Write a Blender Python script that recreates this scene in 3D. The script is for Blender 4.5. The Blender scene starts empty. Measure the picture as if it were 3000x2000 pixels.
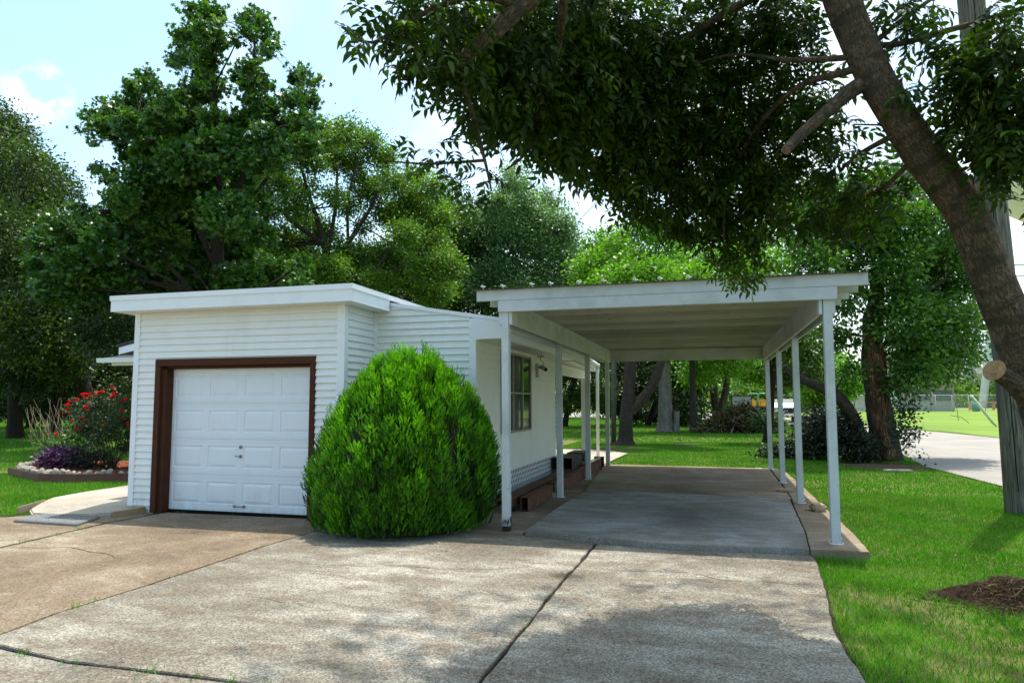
import bpy, bmesh, math, random
import numpy as np
from mathutils import Vector, Matrix
S = bpy.context.scene
COL = S.collection
rad = math.radians
# ---------------------------------------------------------------- camera
cam_d = bpy.data.cameras.new('camera'); cam = bpy.data.objects.new('camera', cam_d); COL.objects.link(cam); S.camera = cam
cam_d.sensor_width = 36.0; cam_d.lens = 24.70; cam_d.clip_start = 0.05; cam_d.clip_end = 3000
YAW, PITCH, ROLL = rad(15.81), rad(4.935), rad(-0.127)
fw = Vector((-math.sin(YAW)*math.cos(PITCH), math.cos(YAW)*math.cos(PITCH), math.sin(PITCH)))
rt = Vector((math.cos(YAW), math.sin(YAW), 0)); upv = rt.cross(fw)
r_ = math.cos(ROLL)*rt + math.sin(ROLL)*upv; u_ = -math.sin(ROLL)*rt + math.cos(ROLL)*upv
M = Matrix((( r_.x, u_.x, -fw.x, 0), (r_.y, u_.y, -fw.y, 0), (r_.z, u_.z, -fw.z, 1.6), (0, 0, 0, 1)))
cam.matrix_world = M
# ---------------------------------------------------------------- sky, sun, exposure
SUN_DIR = Vector((0.085, 0.215, 1.0)).normalized()
SUN_EL = math.asin(SUN_DIR.z); SUN_ROT = math.atan2(SUN_DIR.x, SUN_DIR.y)
W = bpy.data.worlds.new('World'); S.world = W; W.use_nodes = True
nt = W.node_tree; nt.nodes.clear()
out = nt.nodes.new('ShaderNodeOutputWorld'); bg = nt.nodes.new('ShaderNodeBackground')
sky = nt.nodes.new('ShaderNodeTexSky'); sky.sky_type = 'NISHITA'; sky.sun_disc = False
sky.sun_elevation = SUN_EL; sky.sun_rotation = SUN_ROT; sky.air_density = 1.0; sky.dust_density = 2.2; sky.ozone_density = 1.0
bg.inputs['Strength'].default_value = 0.15
tc = nt.nodes.new('ShaderNodeTexCoord')
def cloud(direction, w0, w1, scale, lo, hi, amount):
    """soft white cloud mask round one direction of the sky"""
    dp = nt.nodes.new('ShaderNodeVectorMath'); dp.operation = 'DOT_PRODUCT'
    nrm = nt.nodes.new('ShaderNodeVectorMath'); nrm.operation = 'NORMALIZE'
    nt.links.new(tc.outputs['Generated'], nrm.inputs[0]); nt.links.new(nrm.outputs[0], dp.inputs[0])
    dp.inputs[1].default_value = Vector(direction).normalized()
    mr = nt.nodes.new('ShaderNodeMapRange'); mr.inputs[1].default_value = w0; mr.inputs[2].default_value = w1
    nt.links.new(dp.outputs['Value'], mr.inputs[0])
    nz = nt.nodes.new('ShaderNodeTexNoise'); nz.inputs['Scale'].default_value = scale; nz.inputs['Detail'].default_value = 6; nz.inputs['Roughness'].default_value = .55
    nt.links.new(nrm.outputs[0], nz.inputs['Vector'])
    mr2 = nt.nodes.new('ShaderNodeMapRange'); mr2.inputs[1].default_value = lo; mr2.inputs[2].default_value = hi
    nt.links.new(nz.outputs['Fac'], mr2.inputs[0])
    mu = nt.nodes.new('ShaderNodeMath'); mu.operation = 'MULTIPLY'; nt.links.new(mr.outputs[0], mu.inputs[0]); nt.links.new(mr2.outputs[0], mu.inputs[1])
    m3 = nt.nodes.new('ShaderNodeMath'); m3.operation = 'MULTIPLY'; m3.inputs[1].default_value = amount; nt.links.new(mu.outputs[0], m3.inputs[0])
    return m3.outputs[0]
c1 = cloud((-0.72596799, 0.5926144, 0.34896798), .9992, .9999, 30, .44, .62, .7)
c2 = cloud((0.30, 0.95, 0.12), .70, .99, 3.2, .30, .62, .85)
c3 = cloud((-0.25, 0.95, 0.10), .80, .99, 4.5, .40, .70, .8)
mx = nt.nodes.new('ShaderNodeMath'); mx.operation = 'MAXIMUM'; nt.links.new(c1, mx.inputs[0]); nt.links.new(c2, mx.inputs[1])
mx2 = nt.nodes.new('ShaderNodeMath'); mx2.operation = 'MAXIMUM'; nt.links.new(mx.outputs[0], mx2.inputs[0]); nt.links.new(c3, mx2.inputs[1])
mix = nt.nodes.new('ShaderNodeMixRGB'); mix.inputs['Color2'].default_value = (6.4, 6.5, 6.6, 1)
nt.links.new(mx2.outputs[0], mix.inputs['Fac']); gr = nt.nodes.new('ShaderNodeMixRGB'); gr.blend_type = 'MULTIPLY'; gr.inputs[0].default_value = 1; gr.inputs['Color2'].default_value = (1.24, 1.37, 1.28, 1)
nt.links.new(sky.outputs[0], gr.inputs['Color1']); nt.links.new(gr.outputs[0], mix.inputs['Color1'])
nt.links.new(mix.outputs[0], bg.inputs['Color']); nt.links.new(bg.outputs[0], out.inputs['Surface'])
sl = bpy.data.lights.new('sun', 'SUN'); sl.energy = 3.3; sl.angle = rad(.53); sl.color = (1.0, .965, .90)
so = bpy.data.objects.new('sun', sl); COL.objects.link(so); so.rotation_euler = SUN_DIR.to_track_quat('Z', 'Y').to_euler(); so.location = (0, 0, 30)
S.view_settings.view_transform = 'Standard'; S.view_settings.look = 'None'; S.view_settings.gamma = 1.0; S.view_settings.exposure = 0.84
S.cycles.max_bounces = 8; S.cycles.diffuse_bounces = 4; S.cycles.transmission_bounces = 4; S.cycles.transparent_max_bounces = 8
S.cycles.caustics_reflective = False; S.cycles.caustics_refractive = False
# ---------------------------------------------------------------- materials
MATS = {}
def new_mat(name):
    m = bpy.data.materials.new(name); m.use_nodes = True; n = m.node_tree; n.nodes.clear()
    o = n.nodes.new('ShaderNodeOutputMaterial'); p = n.nodes.new('ShaderNodeBsdfPrincipled'); n.links.new(p.outputs[0], o.inputs[0])
    return m, n, o, p
def ramp(n, fac, stops):
    r = n.nodes.new('ShaderNodeValToRGB'); e = r.color_ramp.elements
    while len(e) < len(stops): e.new(.5)
    for i, (q, c) in enumerate(stops): e[i].position = q; e[i].color = (*c, 1)
    n.links.new(fac, r.inputs[0]); return r.outputs[0]
def coords(n, scale=(1, 1, 1), attr=None):
    if attr:
        a = n.nodes.new('ShaderNodeAttribute'); a.attribute_name = attr; src = a.outputs['Vector']
    else: src = n.nodes.new('ShaderNodeTexCoord').outputs['Object']
    mp = n.nodes.new('ShaderNodeMapping'); mp.inputs['Scale'].default_value = scale; n.links.new(src, mp.inputs[0]); return mp.outputs[0]
def noise(n, vec, scale, detail=4, rough=.55, dist=0):
    z = n.nodes.new('ShaderNodeTexNoise'); z.inputs['Scale'].default_value = scale; z.inputs['Detail'].default_value = detail
    z.inputs['Roughness'].default_value = rough; z.inputs['Distortion'].default_value = dist
    n.links.new(vec, z.inputs['Vector']); return z.outputs['Fac']
def mixc(n, fac, a, b, mode='MIX'):
    m = n.nodes.new('ShaderNodeMixRGB'); m.blend_type = mode
    if isinstance(fac, (int, float)): m.inputs[0].default_value = fac
    else: n.links.new(fac, m.inputs[0])
    for i, c in ((1, a), (2, b)):
        if isinstance(c, tuple): m.inputs[i].default_value = (*c, 1)
        else: n.links.new(c, m.inputs[i])
    return m.outputs[0]
def bump(n, p, h, strength=.3, dist=.01):
    b = n.nodes.new('ShaderNodeBump'); b.inputs['Strength'].default_value = strength; b.inputs['Distance'].default_value = dist
    n.links.new(h, b.inputs['Height']); n.links.new(b.outputs[0], p.inputs['Normal'])
def plain(name, col, rough=.6, metal=0., vary=.12, nscale=6., bs=.15, bd=.004, spec=.5):
    """painted / plain surface with faint mottling"""
    if name in MATS: return MATS[name]
    m, n, o, p = new_mat(name); v = coords(n)
    f = noise(n, v, nscale, 5, .6)
    d = tuple(c*(1-vary*1.6) for c in col); l = tuple(min(1, c*(1+vary)) for c in col)
    n.links.new(ramp(n, f, [(.3, d), (.5, col), (.75, l)]), p.inputs['Base Color'])
    p.inputs['Roughness'].default_value = rough; p.inputs['Metallic'].default_value = metal; p.inputs['Specular IOR Level'].default_value = spec
    if bs: bump(n, p, noise(n, v, nscale*12, 3), bs, bd)
    MATS[name] = m; return m
def leaf_mat(name, stops, trans=.35, rough=.42, tcol=(1.15, 1.25, .40)):
    if name in MATS: return MATS[name]
    m, n, o, p = new_mat(name)
    a = n.nodes.new('ShaderNodeAttribute'); a.attribute_name = 'tint'
    c = ramp(n, a.outputs['Fac'], stops); n.links.new(c, p.inputs['Base Color']); p.inputs['Roughness'].default_value = rough
    p.inputs['Specular IOR Level'].default_value = .4
    t = n.nodes.new('ShaderNodeBsdfTranslucent'); n.links.new(mixc(n, 1., c, tuple(tcol), 'MULTIPLY'), t.inputs[0])
    ms = n.nodes.new('ShaderNodeMixShader'); ms.inputs[0].default_value = trans
    n.links.new(p.outputs[0], ms.inputs[1]); n.links.new(t.outputs[0], ms.inputs[2]); n.links.new(ms.outputs[0], o.inputs[0])
    MATS[name] = m; return m
def bark_mat(name, dark, mid, light, attr='bk', sc=(5, 1.2, 1), bs=.8, bd=.03, moss=None):
    if name in MATS: return MATS[name]
    m, n, o, p = new_mat(name); v = coords(n, sc, attr)
    f1 = noise(n, v, 6, 8, .65, .6)
    vo = n.nodes.new('ShaderNodeTexVoronoi'); vo.feature = 'DISTANCE_TO_EDGE'; vo.inputs['Scale'].default_value = 7
    n.links.new(v, vo.inputs['Vector'])
    r1 = ramp(n, f1, [(.32, dark), (.5, mid), (.7, light)])
    crack = ramp(n, vo.outputs['Distance'], [(.0, (.35, .35, .35)), (.12, (1, 1, 1))])
    c = mixc(n, .8, r1, crack, 'MULTIPLY')
    big = noise(n, coords(n, (1, .5, 1), attr), 2.2, 3)
    c = mixc(n, ramp(n, big, [(.45, (0, 0, 0)), (.65, (1, 1, 1))]), c, mixc(n, .5, c, moss or dark))
    n.links.new(c, p.inputs['Base Color']); p.inputs['Roughness'].default_value = .95; p.inputs['Specular IOR Level'].default_value = .15
    h = mixc(n, .5, f1, vo.outputs['Distance'], 'ADD'); bump(n, p, h, bs, bd)
    MATS[name] = m; return m
# ---------------------------------------------------------------- mesh helpers
def link(name, me, mat=None, parent=None, smooth=False):
    if mat is not None: me.materials.append(mat)
    if smooth: me.polygons.foreach_set('use_smooth', [True]*len(me.polygons))
    o = bpy.data.objects.new(name, me); COL.objects.link(o)
    if parent is not None:
        o.parent = parent; o.matrix_parent_inverse = Matrix.Translation(-parent.location)
    return o
def tag(o, label, cat, group=None, kind=None):
    if label: o['label'] = label
    if cat: o['category'] = cat
    if group: o['group'] = group
    if kind: o['kind'] = kind
    return o
def thing(name, label, cat, loc=(0, 0, 0), group=None):
    o = bpy.data.objects.new(name, None); COL.objects.link(o); o.location = loc; o.empty_display_size = .2
    return tag(o, label, cat, group)
def struct(o): o['kind'] = 'structure'; return o
class MB:
    """collects shapes for ONE mesh"""
    def __init__(s): s.v = []; s.f = []; s.sm = []
    def add(s, vs, fs, smooth=False):
        b = len(s.v); s.v += [tuple(q) for q in vs]; s.f += [tuple(b+i for i in q) for q in fs]; s.sm += [smooth]*len(fs)
    def box(s, x0, x1, y0, y1, z0, z1, mtx=None):
        vs = [(x, y, z) for z in (z0, z1) for y in (y0, y1) for x in (x0, x1)]
        if mtx is not None: vs = [tuple(mtx @ Vector(q)) for q in vs]
        s.add(vs, [(0, 2, 3, 1), (4, 5, 7, 6), (0, 1, 5, 4), (2, 6, 7, 3), (0, 4, 6, 2), (1, 3, 7, 5)])
    def prism(s, poly, z0, z1):
        k = len(poly); vs = [(x, y, z0) for x, y in poly]+[(x, y, z1) for x, y in poly]
        s.add(vs, [tuple(range(k))[::-1], tuple(range(k, 2*k))]+[(i, (i+1) % k, k+(i+1) % k, k+i) for i in range(k)])
    def extr(s, poly3, d):
        """polygon of 3D points extruded by vector d"""
        k = len(poly3); d = Vector(d); vs = [tuple(q) for q in poly3]+[tuple(Vector(q)+d) for q in poly3]
        s.add(vs, [tuple(range(k)), tuple(range(k, 2*k))[::-1]]+[(i, k+i, k+(i+1) % k, (i+1) % k) for i in range(k)])
    def tube(s, pts, radii, n=8, cap=True, smooth=True, lump=0., rng=None):
        pts = [Vector(p[:3]) for p in pts]; N = len(pts)
        if isinstance(radii, (int, float)): radii = [radii]*N
        vs = []; prev = None
        for i, p in enumerate(pts):
            t = (pts[min(i+1, N-1)]-pts[max(i-1, 0)]).normalized()
            if prev is None:
                a = Vector((0, 0, 1)) if abs(t.z) < .9 else Vector((1, 0, 0)); nx = t.cross(a).normalized()
            else: nx = (prev-t*prev.dot(t)).normalized()
            prev = nx; ny = t.cross(nx)
            for k in range(n):
                a = 2*math.pi*k/n; r = radii[i]*(1+(rng.uniform(-lump, lump) if rng else 0))
                vs.append(p+(nx*math.cos(a)+ny*math.sin(a))*r)
        fs = [(i*n+k, i*n+(k+1) % n, (i+1)*n+(k+1) % n, (i+1)*n+k) for i in range(N-1) for k in range(n)]
        if cap: fs += [tuple(range(n))[::-1], tuple(range((N-1)*n, N*n))]
        s.add(vs, fs, smooth)
    def cyl(s, p0, p1, r, n=12, r1=None): s.tube([p0, p1], [r, r if r1 is None else r1], n)
    def mesh(s, name):
        me = bpy.data.meshes.new(name); me.from_pydata(s.v, [], s.f); me.update()
        me.polygons.foreach_set('use_smooth', s.sm); return me
    def build(s, name, mat, parent=None, bevel=0):
        me = s.mesh(name)
        bm = bmesh.new(); bm.from_mesh(me); bmesh.ops.recalc_face_normals(bm, faces=bm.faces)
        if bevel: bmesh.ops.bevel(bm, geom=[e for e in bm.edges if len(e.link_faces) == 2 and e.calc_face_angle(0) > .6], offset=bevel, segments=2, affect='EDGES', clamp_overlap=True)
        bm.to_mesh(me); bm.free()
        return link(name, me, mat, parent)
def np_mesh(name, V, F, mat, parent=None, tint=None, smooth=False):
    """V (n,3), F (m,k) all faces of k corners; tint per face"""
    me = bpy.data.meshes.new(name); n, (m, k) = len(V), F.shape
    me.vertices.add(n); me.vertices.foreach_set('co', np.ascontiguousarray(V, dtype=np.float32).ravel())
    me.loops.add(m*k); me.loops.foreach_set('vertex_index', np.ascontiguousarray(F, dtype=np.int32).ravel())
    me.polygons.add(m); me.polygons.foreach_set('loop_start', np.arange(0, m*k, k, dtype=np.int32))
    if smooth: me.polygons.foreach_set('use_smooth', np.ones(m, dtype=bool))
    if tint is not None:
        a = me.attributes.new('tint', 'FLOAT', 'FACE'); a.data.foreach_set('value', np.ascontiguousarray(tint, dtype=np.float32))
    me.update(calc_edges=True)
    return link(name, me, mat, parent)
RNG = np.random.default_rng(11)
def frames(D, roll=None, rng=RNG):
    """rotation matrices whose local Y runs along D"""
    n = len(D); Y = D/np.linalg.norm(D, axis=1, keepdims=True)
    A = rng.normal(size=(n, 3)) if roll is None else roll
    X = np.cross(Y, A); X /= np.linalg.norm(X, axis=1, keepdims=True)+1e-9
    return np.stack([X, Y, np.cross(X, Y)], axis=2)
def scatter(tv, tf, P, R, Sc):
    V = np.einsum('nij,kj->nki', R, tv)*Sc[:, None, None]+P[:, None, :]
    F = tf[None]+(np.arange(len(P))*len(tv))[:, None, None]
    return V.reshape(-1, 3), F.reshape(-1, tf.shape[1])
# leaf outlines: diamond-like folded blade, star leaf, leaflet
LEAF_V = np.array([(0, 0, 0), (.32, .42, .06), (0, 1, -.05), (-.32, .42, .06)]); LEAF_F = np.array([(0, 1, 2, 3)])
def star_leaf():
    v = [(0, .25, 0)]; f = []
    for a in (-100, -50, 0, 50, 100):
        t = rad(a); tip = (math.sin(t)*.62, .3+math.cos(t)*.68, -.08); w = .14
        l = (math.sin(t-.75)*.3, .27+math.cos(t-.75)*.3, .0); r = (math.sin(t+.75)*.3, .27+math.cos(t+.75)*.3, .0)
        b = len(v); v += [l, tip, r]; f.append((0, b, b+1, b+2))
    return np.array(v), np.array(f)
STAR_V, STAR_F = star_leaf()
def compound_leaf():
    V, F = [], []
    def leaflet(o, d, L):
        o = np.array(o); d = np.array(d); d = d/np.linalg.norm(d); s = np.cross(d, (0, 0, 1.)); s = s/np.linalg.norm(s); up = np.cross(s, d)
        b = len(V); w = L*.2
        prof = [(0, 0, 0), (.3, .92, .0), (.62, .8, -.10), (1, 0, -.32)]
        V.append(o)                                   # 0 base
        for q, ww, dz in prof[1:3]:
            c = o+d*L*q+up*L*dz*.7; V.extend([c-s*w*ww+up*w*.25, c, c+s*w*ww+up*w*.25])
        V.append(o+d*L+up*L*-.3)
        F.extend([(b, b+1, b+2), (b, b+2, b+3), (b+1, b+4, b+5), (b+1, b+5, b+2), (b+2, b+5, b+6), (b+2, b+6, b+3), (b+4, b+7, b+5), (b+5, b+7, b+6)])
    for y, z in ((.28, .0), (.55, -.03), (.8, -.08)):
        for sx in (-1, 1): leaflet((0, y, z), (sx*.9, .55, -.18), .42)
    leaflet((0, 1, -.14), (0, 1, -.35), .46)
    b = len(V); V.extend([np.array((-.006, 0, 0)), np.array((.006, 0, 0)), np.array((0, .55, -.03)), np.array((0, 1.02, -.15))]); F.extend([(b, b+1, b+2), (b+2, b+1, b+3)])
    return np.array(V), np.array(F)
CL_V, CL_F = compound_leaf()
def in_blobs(blobs, n, rng, shell=.45, sq=.85):
    """n points spread through spheres (more near their skin); returns points and outward directions"""
    b = np.array([q[:4] for q in blobs]); w = b[:, 3]**2.2; idx = rng.choice(len(b), n, p=w/w.sum())
    d = rng.normal(size=(n, 3)); d /= np.linalg.norm(d, axis=1, keepdims=True)
    r = rng.random(n)**(1/3.)*(1-shell)+shell*rng.random(n)**.25
    d2 = d*np.array([1, 1, sq])
    return b[idx, :3]+d2*(r*b[idx, 3])[:, None], d, idx
def foliage(name, blobs, mat, parent, n_cl, cl_r, per, size, rng, tv=LEAF_V, tf=LEAF_F, droop=.3, shell=.5, up=.35, zmin=.1, fringe=.55):
    P, D, bi = in_blobs(blobs, n_cl, rng, shell)
    br = np.array([q[3] for q in blobs])[bi][:, None]; P = P+rng.normal(size=P.shape)*br*np.array([.20, .20, .16])*(rng.random((n_cl, 1)) < fringe)
    Q = np.repeat(P, per, 0); DD = np.repeat(D, per, 0); ct = np.repeat(rng.normal(0, .22, n_cl), per)
    cr = np.repeat(rng.uniform(.6, 1.3, n_cl), per)[:, None]*cl_r
    off = rng.normal(size=Q.shape)*.5*cr; off[:, 2] *= .75
    Q = Q+off; dirs = off/cl_r*.8+DD*.5+rng.normal(size=Q.shape)*.55; dirs[:, 2] -= droop
    keep = Q[:, 2] > zmin; Q, dirs, ct = Q[keep], dirs[keep], ct[keep]
    nrm = rng.normal(size=Q.shape)*.7; nrm[:, 2] += up+.2
    R = frames(dirs, roll=nrm)
    Sc = size*rng.uniform(.65, 1.25, len(Q))
    V, F = scatter(tv, tf, Q, R, Sc)
    t = np.clip(.5+ct+rng.normal(0, .16, len(Q)), 0, 1)
    return np_mesh(name, V, F, mat, parent, np.repeat(t, len(tf)))
def bark_tubes(name, tubes, mat, parent, n=10, lump=.05, seed=1, res=4, flare=0.):
    """tapering tubes with a 'bk' texture coordinate running round and along the bark; ONE mesh"""
    rng = random.Random(seed); V, F, B = [], [], []
    for tb in tubes:
        pts = [Vector(p[:3]) for p in tb]; rr = [p[3] for p in tb]; P, R = [], []
        for i in range(len(pts)-1):            # Catmull-Rom
            p0, p1, p2, p3 = pts[max(i-1, 0)], pts[i], pts[i+1], pts[min(i+2, len(pts)-1)]
            for k in range(res):
                t = k/res; P.append(.5*((2*p1)+(-p0+p2)*t+(2*p0-5*p1+4*p2-p3)*t*t+(-p0+3*p1-3*p2+p3)*t**3)); R.append(rr[i]*(1-t)+rr[i+1]*t)
        P.append(pts[-1]); R.append(rr[-1]); N = len(P); prev = None; base = len(V); L = 0
        ph = [rng.uniform(0, 6.28) for _ in range(4)]
        for i, p in enumerate(P):
            t = (P[min(i+1, N-1)]-P[max(i-1, 0)]).normalized()
            if i: L += (P[i]-P[i-1]).length
            if prev is None: a = Vector((0, 0, 1)) if abs(t.z) < .9 else Vector((1, 0, 0)); nx = t.cross(a).normalized()
            else: nx = (prev-t*prev.dot(t)).normalized()
            prev = nx; ny = t.cross(nx)
            for k in range(n+1):
                a = 2*math.pi*(k % n)/n
                wob = 1+lump*(math.sin(3*a+ph[0]+L*1.3)*.6+math.sin(5*a+ph[1]-L*2.1)*.4+math.sin(2*a+ph[2]+L*5)*.5+math.sin(7*a+L*9+ph[3])*.3)
                V.append(p+(nx*math.cos(a)+ny*math.sin(a))*R[i]*wob); B.append((k/n*2*math.pi*max(R[0], .03), L, 0))
        for i in range(N-1):
            for k in range(n): q = base+i*(n+1)+k; F.append((q, q+1, q+n+2, q+n+1))
        F.append((base,)+(base+1, base+2, base+3)); c = base+(N-1)*(n+1); V.append(P[-1]); B.append((0, L, 0))
        for k in range(n): F.append((c+k, c+k+1, len(V)-1, len(V)-1))
    F = [tuple(dict.fromkeys(f)) for f in F]
    me = bpy.data.meshes.new(name); me.from_pydata(V, [], F); me.update()
    a = me.attributes.new('bk', 'FLOAT_VECTOR', 'POINT'); a.data.foreach_set('vector', np.array(B, dtype=np.float32).ravel())
    return link(name, me, mat, parent, smooth=True)
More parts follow.
